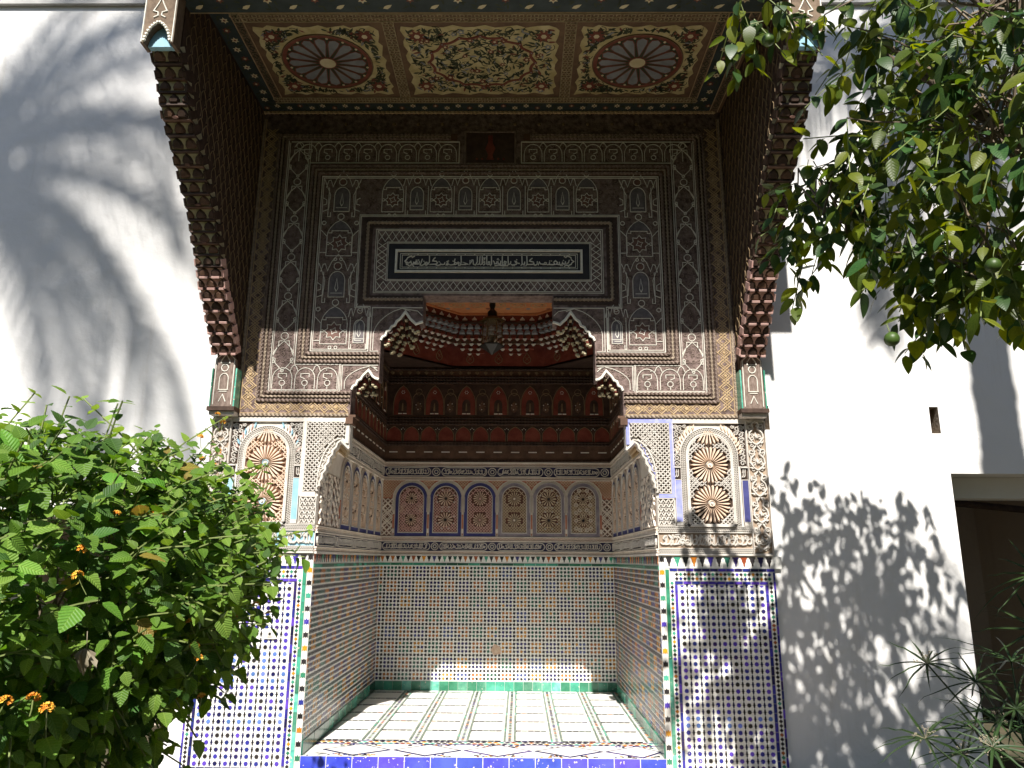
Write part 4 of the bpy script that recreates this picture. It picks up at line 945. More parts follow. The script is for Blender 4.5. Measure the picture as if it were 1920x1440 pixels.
for L, off in ((DOT, 0), (DOT2, 1728)):
    for x, y in L: mb.bevel(CF, ngon(*cp(x, y, off), .006, 4), .0155, .023, .8)
mb.build('arabic_inscription', 'line', scr)
# vase panel above the centre
mb = MB(); mb.box(CF, -.22, .22, 5.06, 5.36, .01, .016, 0, back=False); mb.ribbon(CF, frame_pts(.225, 5.05, 5.37), .018, .012, .026, True, 1)
mb.poly(CF, [(-.03, 5.09), (.03, 5.09), (.02, 5.14), (.045, 5.2), (.02, 5.26), (.02, 5.33), (-.02, 5.33), (-.02, 5.26), (-.045, 5.2), (-.02, 5.14)], .016, .022, 2)
for k in range(6): mb.bevel(CF, ngon(-.12+.048*k, 5.10, .012, 6), .016, .022, .7, 2)
mb.build('vase_panel', ['dark', 'wood2', 'redwood'], scr)
mb = MB()
for i in range(17): mb.bevel(CF, ngon(-1.76+.22*i, 5.45, .015, 8), .012, .022, .7)
mb.build('stud', 'dimline', scr, stuff=True)

# ------------------------------------------------------------------ alcove ceiling of painted wood
cei = thing('alcove_ceiling', 'dark red painted wood cornice and octagonal dome inside the alcove', 'ceiling', (XC, 1.43, 2.74))
def wood_wall(F, L):
    mb = MB(); mb.box(F, 0, L, 2.738, 3.93, -.25, .002); mb.build('cornice_board', 'brown', cei)
    mb = MB(); mb.box(F, 0, L, 2.985, 3.175, .0, .006, 0, back=False); mb.box(F, 0, L, 3.30, 3.69, 0, .006, 0, back=False); mb.build('painted_frieze', 'dark', cei)
    mb = MB()
    for z, q in ((2.752, .010), (2.945, .012), (2.972, .012), (3.20, .013), (3.235, .013), (3.27, .010), (3.715, .013), (3.75, .012), (3.785, .013), (3.885, .012)): MB().rope(F, [(0, z), (L, z)], q, .012, .04).build('rope_moulding', 'dark', cei)
    mb = MB(); ln = MB()
    k = round(L/.205); d = L/k
    for i in range(k):
        c = d*(i+.5)
        MB().poly(F, keel(c, 2.99, d*.42, 3.06, 3.165, 5), .006, .009, 0).build('painted_arch', 'redwood', cei); ln.ribbon(F, keel(c, 2.99, d*.45, 3.06, 3.17, 5), .007, .006, .013)
        for q in range(3): mb.bevel(F, ngon(c-d*.5+.02*(q-1), 3.15-.015*abs(q-1), .006, 5), .006, .012, .7, 2)
        if i % 1 == 0: mb.box(F, c-.05, c+.05, 2.852, 2.864, .002, .008, 2, back=False)
    k = max(1, round(L/.39)); d = L/k
    for i in range(k):
        c = d*(i+.5)
        MB().poly(F, keel(c, 3.315, d*.27, 3.45, 3.67, 6), .006, .009, 0).build('painted_arch', 'redwood', cei); mb.poly(F, arch(c, 3.335, d*.13, 3.44, 8, 1.3), .009, .012, 3); ln.ribbon(F, keel(c, 3.315, d*.29, 3.45, 3.68, 6), .008, .006, .014)
        mb.box(F, c-.05, c-.006, 3.322, 3.333, .009, .016, 2, back=False); mb.box(F, c+.006, c+.05, 3.322, 3.333, .009, .016, 2, back=False); mb.bevel(F, [(c-.012, 3.36), (c+.012, 3.36), (c+.006, 3.46), (c-.006, 3.46)], .012, .016, .8, 4)
        for q in range(6): mb.bevel(F, ngon(c+.018*math.cos(q*1.047), 3.595+.018*math.sin(q*1.047), .0055, 5), .009, .015, .7, 2)
        e = c+d/2
        if e < L-.05:
            ln.ribbon(F, arch(e, 3.315, d*.19, 3.5, 8, 1.2), .007, .006, .013); mb.bevel(F, [(e-.04, 3.38), (e, 3.34), (e+.04, 3.38), (e+.03, 3.45), (e, 3.49), (e-.03, 3.45)], .006, .01, .8, 1)
            for q in range(7): mb.bevel(F, ngon(e+.034*math.cos(q*.9), 3.42+.04*math.sin(q*.9), .007, 5), .010, .015, .7, 2 if q % 2 else 4)
            ln.ribbon(F, ngon(e, 3.60, .04, 8), .006, .006, .012, True)
    k = round(L/.105); d = L/k
    for i in range(k): mb.bevel(F, [(d*(i+.5), 3.81), (d*(i+.5)+.028, 3.85), (d*(i+.5), 3.87), (d*(i+.5)-.028, 3.85)], .002, .01, .75, 4)
    mb.build('painted_ornament', ['redwood', 'brown', 'line', 'dark', 'dimline'], cei, stuff=True); ln.build('painted_outline', 'dimline', cei, stuff=True)
for F, L in ((BACK, XR-XL), (LW, DEP), (RW, DEP)): wood_wall(F, L)
OC = Vector((XC, 1.43, 0))
def ocpts(ap, z): 
    rr = ap/math.cos(rad(22.5)); return [OC+Vector((rr*math.cos(rad(22.5+45*i)), rr*math.sin(rad(22.5+45*i)), z)) for i in range(8)]
def ocside(i, ap):
    a = rad(45*i); nrm = Vector((-math.cos(a), -math.sin(a), 0)); U = Vector((-math.sin(a), math.cos(a), 0)); return Fr(OC-nrm*ap, U, (0, 0, 1), nrm)
mb = MB(); A = ocpts(1.362, 3.915); B = [Vector((XC+s*1.45, 1.43+t_*1.50, 3.915)) for s, t_ in ((1, .45), (1, 1), (-1, 1), (-1, .45), (-1, -.45), (-1, -1), (1, -1), (1, -.45))]
Q = [Vector((XC+1.45, 2.0, 3.915)), Vector((XC+.57, 2.95, 3.915)), Vector((XC-.57, 2.95, 3.915)), Vector((XC-1.45, 2.0, 3.915)), Vector((XC-1.45, .86, 3.915)), Vector((XC-.57, .10, 3.915)), Vector((XC+.57, .10, 3.915)), Vector((XC+1.45, .86, 3.915))]
for i in range(8):
    j = (i+1) % 8; mb.face([A[i], Q[i], Q[j], A[j]])
for sx, sy, i in ((1, 1, 0), (-1, 1, 2), (-1, -1, 4), (1, -1, 6)): mb.face([Q[i], Vector((XC+sx*1.45, 2.95 if sy > 0 else .10, 3.915)), Q[(i+1) % 8]])
mb.build('corner_board', 'dark', cei)
mb = MB(); rd = MB(); ln = MB(); pods = MB()
for i in range(8):
    F = ocside(i, 1.365); s = 1.365*math.tan(rad(22.5))
    mb.box(F, -s-.02, s+.02, 3.915, 4.42, -.06, 0)
    for k in (-1, 0, 1):
        c = k*s*.62; P = [(c, 3.945), (c+.04, 3.975), (c+.045, 4.01), (c+.025, 4.045), (c, 4.085), (c-.025, 4.045), (c-.045, 4.01), (c-.04, 3.975)]
        ln.ribbon(F, P, .009, 0, .006, True); ln.ribbon(F, [(c-.02, 3.99), (c+.02, 4.03)], .006, 0, .005); ln.ribbon(F, [(c-.02, 4.03), (c+.02, 3.99)], .006, 0, .005)
    for tier in range(6):
        ap = 1.365-.045*(tier+.2); Ft = ocside(i, ap); st = ap*math.tan(rad(22.5)); n = 11; d = 2*st/n; z = 4.07+.052*tier
        if tier > 1: mb.box(Ft, -st, st, z+.03, z+.058, -.06, .0, 1 if tier % 2 else 0)
        for j in range(n):
            c = -st+d*(j+.5); q = min(abs(j-2.5), abs(j-7.5))
            if tier == 0 and q > .6 or tier == 1 and q > 1.6: continue
            pods.bevel(Ft, mv([(-d*.42, 0), (d*.42, 0), (d*.42, .03), (0, .062), (-d*.42, .03)], c, z), -.05, .012, .75, (0, 0, 1, 0, 2, 2)[tier])
            if tier < 4: pods.bevel(Ft, mv([(-d*.30, .0), (d*.30, .0), (d*.09, -.024), (-d*.09, -.024)], c+d/2, z+.004), -.03, .006, .8, 3)
    ap = 1.125; Ft = ocside(i, ap); st = ap*math.tan(rad(22.5)); mb.box(Ft, -st-.01, st+.01, 4.36, 4.52, -.08, 0)
    rd.box(Ft, -st, st, 4.38, 4.41, 0, .02); rd.box(Ft, -st, st, 4.49, 4.51, 0, .02, 1)
    for j in range(8):
        c = -st+2*st/8*(j+.5); ln.poly(Ft, [(c, 4.475), (c+.012, 4.455), (c+.03, 4.44), (c+.03, 4.425), (c-.03, 4.425), (c-.03, 4.44), (c-.012, 4.455)], 0, .005, 1)
mb.build('drum_board', ['redwood', 'brown'], cei); rd.build('drum_moulding', ['dark', 'orangewood'], cei); ln.build('teardrop', ['dimline', 'line'], cei, stuff=True); pods.build('stalactite', ['redwood', 'brown', 'slate', 'line'], cei, stuff=True)
mb = MB(); L8 = ocpts(1.22, 4.515); mb.face(L8); mb.face([p+Vector((0, 0, .05)) for p in L8])
LID = Fr((XC, 1.43, 4.515), (1, 0, 0), (0, 1, 0), (0, 0, -1))
for i in range(9):
    for j in range(7):
        u, v = (i-4)*.24, (j-3)*.27
        if math.hypot(u, v) < 1.1:
            mb.ribbon(LID, ngon(u, v, .095, 8, 22.5), .012, .001, .006, True, 1); mb.ribbon(LID, star(u, v, .055, 8, .6), .008, .001, .006, True, 1); mb.poly(LID, ngon(u+.12, v+.135, .03, 6), .001, .003, 2 if (i+j) % 3 else 3)
mb.build('star_ceiling', ['orangewood', 'goldline', 'slate', 'redpaint'], cei)

lan = thing('lantern', 'small hexagonal glass lantern with pointed hood hanging in the dome', 'lantern', (XC-.03, 1.43, 3.68))
LC = Vector((XC-.03, 1.43, 0))
mb = MB(); mb.lathe(LC, [(.004, 4.52), (.012, 4.5), (.004, 4.49), (.004, 4.32), (.014, 4.30), (.03, 4.26), (.034, 4.22), (.02, 4.18), (.05, 4.15), (.05, 4.10), (.03, 4.09)], 8); mb.build('hanger', 'iron', lan)
mb = MB(); mb.lathe(LC, [(.0, 4.11), (.04, 4.10), (.135, 4.055), (.135, 4.045), (.1, 4.045)], 6); mb.build('hood', 'brass', lan)
mb = MB(); mb.lathe(LC, [(.095, 4.045), (.105, 3.79)], 6); mb.build('glass', 'glass', lan)
mb = MB()
for k in range(6):
    a = 6.2832*k/6; mb.tube([LC+Vector((.099*math.cos(a), .099*math.sin(a), 4.045)), LC+Vector((.109*math.cos(a), .109*math.sin(a), 3.785))], .005, 4)
mb.build('frame', 'brass', lan)
mb = MB(); mb.lathe(LC, [(.1, 3.79), (.135, 3.775), (.13, 3.765), (.06, 3.72), (.02, 3.69), (.0, 3.675)], 6); mb.build('base', 'iron', lan)
mb = MB(); mb.lathe(LC, [(.0, 3.9), (.03, 3.89), (.033, 3.85), (.018, 3.81), (.018, 3.79)], 8); mb.build('lamp_bulb', 'plastic', lan, smooth=True)

# ------------------------------------------------------------------ canopy
can = thing('wooden_canopy', 'painted cedar canopy with flower ceiling and two blue rosettes above the alcove', 'canopy', (XC, -.9, 5.6))
XS = -.32; SF = Fr((XS, 0, 5.574), (1, 0, 0), (0, 1, 0), (0, 0, -1))
mb = MB(); mb.box(SF, -2.22, 2.22, -1.75, 0, -.06, 0); mb.build('ceiling_board', 'umber', can)
mb = MB(); mb.box(SF, -2.42, 2.5, -1.86, .0, -.9, -.065); mb.box(SF, -2.42, 2.5, -1.95, -1.80, -.75, .0); mb.build('roof', 'brown', can)
BE = Fr((XS, 0, 5.352), (1, 0, 0), (0, 1, 0), (0, 0, -1))
mb = MB(); mb.box(BE, -2.21, 2.21, -1.80, -1.535, -.9, 0); mb.build('fascia_beam', 'inkgreen', can)
r = random.Random(77)
def flower(mb, F, u, v, q, n0, m=0, mc=1, k=6, a0=0.):
    mb.poly(F, [(u+q*(1 if i % 2 else .55)*math.cos(a0+3.1416*i/k), v+q*(1 if i % 2 else .55)*math.sin(a0+3.1416*i/k)) for i in range(2*k)], None, n0, m); mb.poly(F, ngon(u, v, q*.32, 6), None, n0+.0008, mc)
def leafp(mb, F, u, v, q, a, n0, m=0, b=.34):
    c, s = math.cos(a), math.sin(a); P = [(-1, 0), (-.4, b), (.3, b*.8), (1, 0), (.3, -b*.6), (-.4, -b*.7)]
    mb.poly(F, [(u+q*(x*c-y*s), v+q*(x*s+y*c)) for x, y in P], None, n0, m)
mb = MB()
for i in range(26):
    u = -2.1+.165*i; v = -1.60 if i % 2 else -1.665
    if i % 4 == 0: flower(mb, BE, u, v, .036, .002, 0, 1)
    elif i % 4 == 2: flower(mb, BE, u, v, .032, .002, 1, 0)
    else: leafp(mb, BE, u, v, .038, .5*(-1)**i, .002, 0, .5)
    for q in range(4): leafp(mb, BE, u+r.uniform(-.06, .06), -1.64+r.uniform(-.07, .07), .028, r.random()*6, .001, 2)
mb.ribbon(BE, [(-2.205, -1.54), (2.205, -1.54)], .008, 0, .004, m=3); mb.build('painted_flower', ['cream', 'redpaint', 'leafpaint', 'goldline'], can, stuff=True)
# framing bands of the ceiling
mb = MB()
for s in (-1, 1):
    for a in (2.065, 1.835):
        mb.box(SF, s*a-.038, s*a+.038, -1.5, -.03 if a > 2 else -.24, 0, .006, 0, back=False)
        for e in (-.036, .036): mb.ribbon(SF, [(s*a+e, -1.5), (s*a+e, -.03 if a > 2 else -.24)], .008, .005, .012, m=1)
        k = 15
        for i in range(k):
            v = -1.46+.095*i; mb.ribbon(SF, [(s*a-.02, v), (s*a, v+.03), (s*a+.02, v), (s*a, v-.03)], .007, .006, .010, True, 2); mb.ribbon(SF, [(s*a-.02, v+.05), (s*a+.02, v+.045)], .006, .006, .010, m=2)
mb.box(SF, -2.1, 2.1, -.03, -.004, 0, .008, 0, back=False); mb.rope(Fr((XS, -.03, 5.56), (1, 0, 0), (0, 0, 1), (0, -1, 0)), [(-2.08, 0), (2.08, 0)], .014, 0, .04, m=1)
mb.build('border_strip', ['gold', 'goldline', 'leafpaint'], can, stuff=True)
mb = MB()
mb.box(SF, -2.026, 2.026, -.165, -.032, 0, .002, 0, back=False)
for s in (-1, 1): mb.box(SF, s*1.95-.075, s*1.95+.075, -1.5, -.17, 0, .002, 0, back=False)
for i in range(40):
    u = -1.98+.102*i; flower(mb, SF, u, -.1+.015*(-1)**i, .03, .004, 2 if i % 3 else 3, 3 if i % 3 else 2)
    for q in range(3): leafp(mb, SF, u+r.uniform(-.05, .05), -.1+r.uniform(-.05, .05), .028, r.random()*6, .003, 1)
for s in (-1, 1):
    for i in range(12):
        v = -1.42+.11*i; flower(mb, SF, s*1.95+.012*(-1)**i, v, .034, .004, 2 if i % 3 else 3, 3 if i % 3 else 2)
        for q in range(4): leafp(mb, SF, s*1.95+r.uniform(-.05, .05), v+r.uniform(-.05, .05), .028, r.random()*6, .003, 1)
mb.build('flower_band', ['inkgreen', 'leafpaint', 'cream', 'redpaint', 'slate'], can, stuff=True)
mb = MB()
def hexband(a0, a1, b0, b1):
    mb.box(SF, a0, a1, b0, b1, 0, .004, 0, back=False); vert = (b1-b0) > (a1-a0); L = (b1-b0) if vert else (a1-a0); k = round(L/.056); d = L/k
    for i in range(k):
        for s in (.27, .73):
            if vert: mb.ribbon(SF, ngon(a0+(a1-a0)*s, b0+d*(i+.5+(.25 if s > .5 else -.25)), .019, 6, 30), .008, .004, .010, True, 1)
            else: mb.ribbon(SF, ngon(a0+d*(i+.5+(.25 if s > .5 else -.25)), b0+(b1-b0)*s, .019, 6), .008, .004, .010, True, 1)
    for e in (0, 1):
        if vert: mb.ribbon(SF, [(a0+(a1-a0)*e, b0), (a0+(a1-a0)*e, b1)], .007, .004, .012, m=1)
        else: mb.ribbon(SF, [(a0, b0+(b1-b0)*e), (a1, b0+(b1-b0)*e)], .007, .004, .012, m=1)
hexband(-1.875, 1.875, -.24, -.17); hexband(-1.875, 1.875, -1.27, -1.19)
for s in (-1, 1): hexband(s*.70-.042, s*.70+.042, -1.19, -.24)
mb.build('hexagon_band', ['umber', 'hexline'], can, stuff=True)
def panel(c, hw, kind, lab):
    v0, v1 = -1.185, -.245; vc = (v0+v1)/2
    mb = MB(); mb.box(SF, c-hw, c+hw, v0, v1, 0, .003, 0, back=False); P = []
    for i in range(60):
        t_ = i/60*4; e = int(t_); f = t_-e; q = .05+.016*math.sin(i*2.2)
        P.append([(c-hw+q+(2*hw-2*q)*f, v0+q), (c+hw-q, v0+q+(v1-v0-2*q)*f), (c+hw-q-(2*hw-2*q)*f, v1-q), (c-hw+q, v1-q-(v1-v0-2*q)*f)][e])
    mb.poly(SF, P, None, .005, 1)
    root = mb.build('painted_panel', ['umber', 'olive'], can)
    lv = MB(); vn = MB(); RX, RY = (.365, .335) if kind else (.42, .30)
    for i in range(820 if not kind else 1500):
        u = c+r.uniform(-1, 1)*(hw-.09); v = vc+r.uniform(-1, 1)*(v1-vc-.085); d = math.hypot((u-c)/RX, (v-vc)/RY)
        if kind and d < 1.12 or (not kind and abs(d-1) < .08): continue
        a = r.random()*6.28; leafp(lv, SF, u, v, r.uniform(.022, .038), a, .006+.0003*(i % 3), 0 if r.random() < .8 else (1 if r.random() < .5 else 2))
        if i % 5 == 0: vn.ribbon(SF, spiral(u, v, .05, a*57, .5, 1, 6), .006, .005, .007)
    for i in range(26 if kind else 34):
        u = c+r.uniform(-1, 1)*(hw-.11); v = vc+r.uniform(-1, 1)*(v1-vc-.1); d = math.hypot((u-c)/RX, (v-vc)/RY)
        if kind and d < 1.2: continue
        flower(lv, SF, u, v, r.uniform(.025, .04), .008, 1 if r.random() < .6 else 2, 3, 5)
    for su in (-1, 1):
        for sv in (-1, 1): flower(lv, SF, c+su*(hw-.16), vc+sv*(v1-vc-.16), .075, .0085, 1, 3, 8)
    lv.build('painted_leaf', ['leafpaint', 'redpaint', 'slate', 'cream'], root, stuff=True); vn.build('painted_stem', 'leafpaint', root, stuff=True)
    ro = MB()
    if kind:
        ro.poly(SF, ngon(c, vc, RX, 40, 0, RY), None, .009, 0)
        ro.ribbon(SF, ngon(c, vc, RX, 40, 0, RY), .012, .008, .014, True, 1); ro.poly(SF, ngon(c, vc, RX-.036, 40, 0, RY-.034), None, .0095, 3)
        for i in range(16):
            a = 6.2832*i/16; t_ = .185; q0, q1 = .075, RX-.044; ky = (RY-.04)/(RX-.044)
            P = [(c+q0*math.cos(a), vc+ky*q0*math.sin(a))]+[(c+q*math.cos(a+s), vc+ky*q*math.sin(a+s)) for q, s in ((q1*.78, -t_*.92), (q1*.93, -t_*.75), (q1, 0), (q1*.93, t_*.75), (q1*.78, t_*.92))]
            ro.poly(SF, P, None, .0105, 2); ro.ribbon(SF, P, .009, .0095, .013, True, 0)
            ro.bevel(SF, ngon(c+(q1+.0)*math.cos(a+.196), vc+ky*q1*math.sin(a+.196), .012, 6), .0098, .012, .8, 4)
        ro.poly(SF, ngon(c, vc, .068, 14, 0, .062), None, .0135, 4); ro.ribbon(SF, ngon(c, vc, .07, 14, 0, .064), .012, .010, .015, True, 0)
        ro.build('rosette', ['redpaint', 'umber', 'slate', 'leafpaint', 'cream'], root)
    else:
        P = [(c+(RX+.016*math.cos(i*2.1))*math.cos(6.2832*i/48), vc+(RY+.016*math.cos(i*2.1))*math.sin(6.2832*i/48)) for i in range(48)]
        ro.ribbon(SF, P, .026, .006, .011, True, 0)
        for i in range(0, 48, 3): flower(ro, SF, *P[i], .022, .012, 0, 1, 5)
        ro.build('medallion', ['redpaint', 'slate'], root)
panel(0, .655, 0, ''); panel(-1.27, .525, 1, ''); panel(1.27, .525, 1, '')

# ------------------------------------------------------------------ stalactite consoles
PRO = [(3.22, -.17), (3.30, -.22), (3.46, -.36), (3.62, -.49), (3.775, -.61), (3.95, -.73), (4.11, -.845), (4.385, -1.11), (4.66, -1.43), (4.85, -1.53), (4.99, -1.69)]
def front(z):
    for (a, b), (c, d) in zip(PRO, PRO[1:]):
        if a <= z <= c: return b+(d-b)*(z-a)/(c-a)
    return PRO[0][1] if z < PRO[0][0] else PRO[-1][1]
def console(sg):
    xo = 2.0 if sg > 0 else -2.535; wd_ = .205
    lab = 'dark stalactite console under the canopy, its top behind the orange leaves' if sg > 0 else 'dark stalactite console under the canopy, above the flowering bush'
    t = thing('carved_console', lab, 'console', (xo-sg*.1, -.3, 2.7), 'stalactite consoles carrying the canopy')
    B = Fr((xo, 0, 0), (0, -1, 0), (0, 0, 1), (sg, 0, 0))       # profile plane: u = forward
    mb = MB(); P = [(0, 2.80)]+[(-y-.075, z) for z, y in PRO]+[(1.60, 5.02), (1.60, 5.57), (0, 5.57)]
    mb.poly(B, P, -.19, -.02, back=True); mb.build('cheek', 'dark', t)
    # painted scales on the inner face
    I = Fr((xo-sg*.191, 0, 0), (0, -1, 0), (0, 0, 1), (-sg, 0, 0)); mb = MB()
    for i in range(16):
        for j in range(24):
            u = .06+.1*i+(.05 if j % 2 else 0); z = 2.9+.115*j
            if u < -front(z)-.13 and u < 1.55 and z < 5.5: mb.ribbon(I, [(u-.035, z), (u-.042, z+.05), (u-.02, z+.085), (u, z+.105), (u+.02, z+.085), (u+.042, z+.05), (u+.035, z)], .007, 0, .004)
    mb.build('painted_scale', 'dimline', t, stuff=True)
    # tiers
    n = 24; z = 3.235; h = (4.985-z)/n
    for k in range(n):
        zk = z+h*k; y0, y1 = front(zk), front(zk+h); step = .30*(y0-y1)
        V = Vector((0, y1+step-y0, h*.93)); ln_ = V.length; V.normalize(); U = Vector((-sg, 0, 0)); Nn = Vector((0, -V.z, V.y))
        jx, jy = R.uniform(-.0035, .0035), R.uniform(-.004, .004); F = Fr((xo+jx, y0+jy, zk+R.uniform(-.002, .002)), (U+Vector((0, 0, R.uniform(-.018, .018)))).normalized(), V, Nn); hi_ = k > 7
        mb = MB(); mb.box(F, .008, wd_-.008, -.004, ln_, -.11, -.006, 0); mb.box(Fr((xo, y1, zk+h), U, (0, 0, 1), (0, -1, 0)), .003, wd_-.003, -.014, .001, -.14, -.002+.004*(k % 2), 1)
        ti = mb.build('stalactite_tier', ['pale_dart' if hi_ else 'rose', 'dark' if k % 3 else 'brown'], t)
        for c in ([.055, .15] if k % 2 else [.008, .1025, .197]):
            w = .0435; cl = lambda q: min(max(q, .002), wd_-.002)
            P = [(cl(c-w*.86), 0), (cl(c+w*.86), 0), (cl(c+w), ln_*.28), (cl(c+w*.72), ln_*.62), (cl(c), ln_*.95), (cl(c-w*.72), ln_*.62), (cl(c-w), ln_*.28)]
            MB().bevel(F, P, -.008, .014, .62, 0).build('pod', 'dark' if (k*3+int(c*60)) % 4 else 'brown', ti)
            if k < 8: MB().box(F, cl(c-.03), cl(c+.03), -.014, .002, -.03, .02).build('foot', 'rose', ti)
        if k % 3 == 1 and hi_: MB().bevel(F, ngon(wd_/2, .004, .026, 9, 0, .014), -.01, .020, .7).build('boss', 'fillred', ti)
        for e in (0, 1):
            q = -.006 if e == 0 else wd_-.012
            MB().box(F, q, q+.018, -.008, ln_*.6, -.09, .0).build('side_cell', 'dark' if k > 8 else 'rose', ti)
    # foot panel
    F = Fr((xo, -.125, 0), (-sg, 0, 0), (0, 0, 1), (0, -1, 0))
    mb = MB(); mb.poly(F, [(.012, 2.80), (.193, 2.80), (.185, 3.20), (.155, 3.25), (.1025, 3.285), (.05, 3.25), (.02, 3.20)], -.12, 0, back=True); mb.build('foot_panel', 'wood2', t)
    mb = MB(); w = .008
    for q in ((.028, 2.815), (.177, 2.815)): mb.ribbon(F, [q, (q[0], 3.2), (.1025, 3.27)], .008, 0, .005)
    mb.ribbon(F, [(.06, 2.94), (.145, 2.94)], w, 0, .006); mb.ribbon(F, arch(.1025, 2.94, .036, 3.03, 8, 1.3), w, 0, .006); mb.ribbon(F, ngon(.1025, 3.125, .03, 8), w, 0, .006, True); mb.ribbon(F, [(.065, 3.165), (.07, 3.19), (.1025, 3.24), (.135, 3.19), (.14, 3.165), (.065, 3.165)], w, 0, .006)
    mb.ribbon(F, [(.075, 2.84), (.1025, 2.90), (.13, 2.84)], w, 0, .006); mb.ribbon(F, [(.07, 2.925), (.135, 2.925)], w, 0, .006)
    mb.build('inlay_line', 'line', t, stuff=True)
    for e in (0, .194): MB().box(F, e, e+.011, 2.80, 3.12, -.12, .004).build('edge_trim', 'teal', t)
    mb = MB(); mb.box(F, -.01, .215, 2.765, 2.798, -.13, .02); mb.build('ledge', 'dark', t)
    mb = MB(); mb.box(F, .0, .205, 2.735, 2.764, -.124, -.01); mb.build('plaster_block', 'stucco', t)
    # pendant box at the outer end
    F = Fr((xo+sg*.0, -1.75, 0), (-sg, 0, 0), (0, 0, 1), (0, -1, 0)); a0, a1 = -.012, .208; cu = (a0+a1)/2
    A = [(a0+.022, 4.945), (a0+.03, 4.99), (a0+.05, 5.04), (a0+.075, 5.075), (cu, 5.10), (a1-.075, 5.075), (a1-.05, 5.04), (a1-.03, 4.99), (a1-.022, 4.945)]
    mb = MB(); mb.poly(F, [(a0, 4.945)]+A+[(a1, 4.945), (a1, 6.3), (a0, 6.3)], -.10, 0, back=True); mb.build('pendant', 'gold', t)
    mb = MB(); mb.box(F, a0+.004, a1-.004, 4.955, 5.2, -.099, -.055); mb.build('pendant_recess', 'aqua', t)
    mb = MB(); 
    for k in range(len(A)-1):
        for f in (.25, .75):
            u, v = A[k][0]+(A[k+1][0]-A[k][0])*f, A[k][1]+(A[k+1][1]-A[k][1])*f; mb.bevel(F, ngon(u, v+.008, .013, 6), 0, .012, .6)
    mb.ribbon(F, [(a1-.008, 4.95), (a1-.008, 6.3)], .010, 0, .008); mb.ribbon(F, [(a0+.008, 4.95), (a0+.008, 6.3)], .010, 0, .008)
    mb.ribbon(F, [(cu-.04, 5.14), (cu-.012, 5.155), (cu-.014, 5.18), (cu-.045, 5.19), (cu-.02, 5.24), (cu, 5.29), (cu+.02, 5.24), (cu+.045, 5.19), (cu+.014, 5.18), (cu+.012, 5.155), (cu+.04, 5.14)], .010, 0, .007); mb.ribbon(F, [(cu, 5.29), (cu-.02, 5.33), (cu, 5.42), (cu+.02, 5.33), (cu, 5.29)], .010, 0, .007)
    mb.build('inlay_line', 'line', t, stuff=True)
console(-1); console(1)

# ------------------------------------------------------------------ vegetation
def leaf_rows(L, Wd, fold, curl, wav, n=7, heart=.5):
    rows = []
    for i in range(n+1):
        t = i/n; w = Wd*(math.sin(math.pi*min(1, t**heart))**.8 if 0 < t < 1 else 0.)
        if 0 < i < n: w *= 1+wav*(-1)**i
        z = -curl*L*t*t; rows.append(((-w, L*t, z+fold*w), (0, L*t, z), (w, L*t, z+fold*w)))
    return rows
def leaf_into(mb, rows, Mx, m):
    i = len(mb.v); n = len(rows)
    ln_ = rows[-1][1][1]; wm = max(abs(a[0][0]) for a in rows) or 1
    for a in rows:
        for p in a: mb.v.append(Mx @ Vector(p)); mb.lp.append((p[0]/wm, p[1]/ln_, 0))
    for j in range(n-1):
        q = i+3*j; mb.f += [(q, q+1, q+4, q+3), (q+1, q+2, q+5, q+4)]; mb.m += [m, m]
def leaf_matrix(p, d, nrm, s):
    y = d.normalized(); x = y.cross(nrm)
    if x.length < 1e-4: x = y.orthogonal()
    x.normalize(); z = x.cross(y)
    return Matrix(((x.x*s, y.x*s, z.x*s, p.x), (x.y*s, y.y*s, z.y*s, p.y), (x.z*s, y.z*s, z.z*s, p.z), (0, 0, 0, 1)))
def pix(p):
    d = p-CAM; z = d.dot(fw)
    return (960+1385*d.dot(rt)/z, 720-1385*d.dot(up)/z, z) if z > .1 else (1e5, 1e5, 1)
def rvec(r):
    while True:
        v = Vector((r.uniform(-1, 1), r.uniform(-1, 1), r.uniform(-1, 1)))
        if .05 < v.length < 1: return v.normalized()
def scatter_leaves(root, leaves, shapes, mats, name='leaf', stuffname='foliage'):
    """leaves: (matrix, shape, material). The 300 that show largest become objects of their own, the rest one mesh."""
    sc = []
    for k, (Mx, sh, m) in enumerate(leaves):
        x, y, z = pix(Mx.translation); ins = -40 < x < 1960 and -40 < y < 1480
        sc.append((-(Mx.to_scale().x/z) if ins else 1, k))
    sc.sort(); big = {k for s, k in sc[:300]}
    me = {}
    for a, rows in enumerate(shapes):
        for b, mm in enumerate(mats):
            q = MB(); leaf_into(q, rows, Matrix(), 0); me[(a, b)] = q.mesh(name, mm, smooth=True)
    rest = MB()
    for k, (Mx, sh, m) in enumerate(leaves):
        if k in big:
            o = bpy.data.objects.new(name, me[(sh, m)]); COL.objects.link(o); o.parent = root; o.matrix_parent_inverse = Matrix.Translation(-root.location); o.matrix_basis = Mx
        else: leaf_into(rest, shapes[sh], Mx, m)
    rest.build(stuffname, mats, root, smooth=True, stuff=True)

def shoots(r, ells, n, inner=.72):
    out = []; tot = sum((e[1][0]*e[1][1]*e[1][2])**.66*e[2] for e in ells)
    for e in ells:
        for i in range(int(n*(e[1][0]*e[1][1]*e[1][2])**.66*e[2]/tot)):
            for _ in range(6):
                d = rvec(r); k = r.uniform(inner, 1.04); p = Vector(e[0])+Vector((d.x*e[1][0], d.y*e[1][1], d.z*e[1][2]))*k
                if any(sum(((p[a]-f[0][a])/f[1][a])**2 for a in range(3)) < .55 for f in ells if f is not e): continue
                out.append((p, d, e)); break
    return out

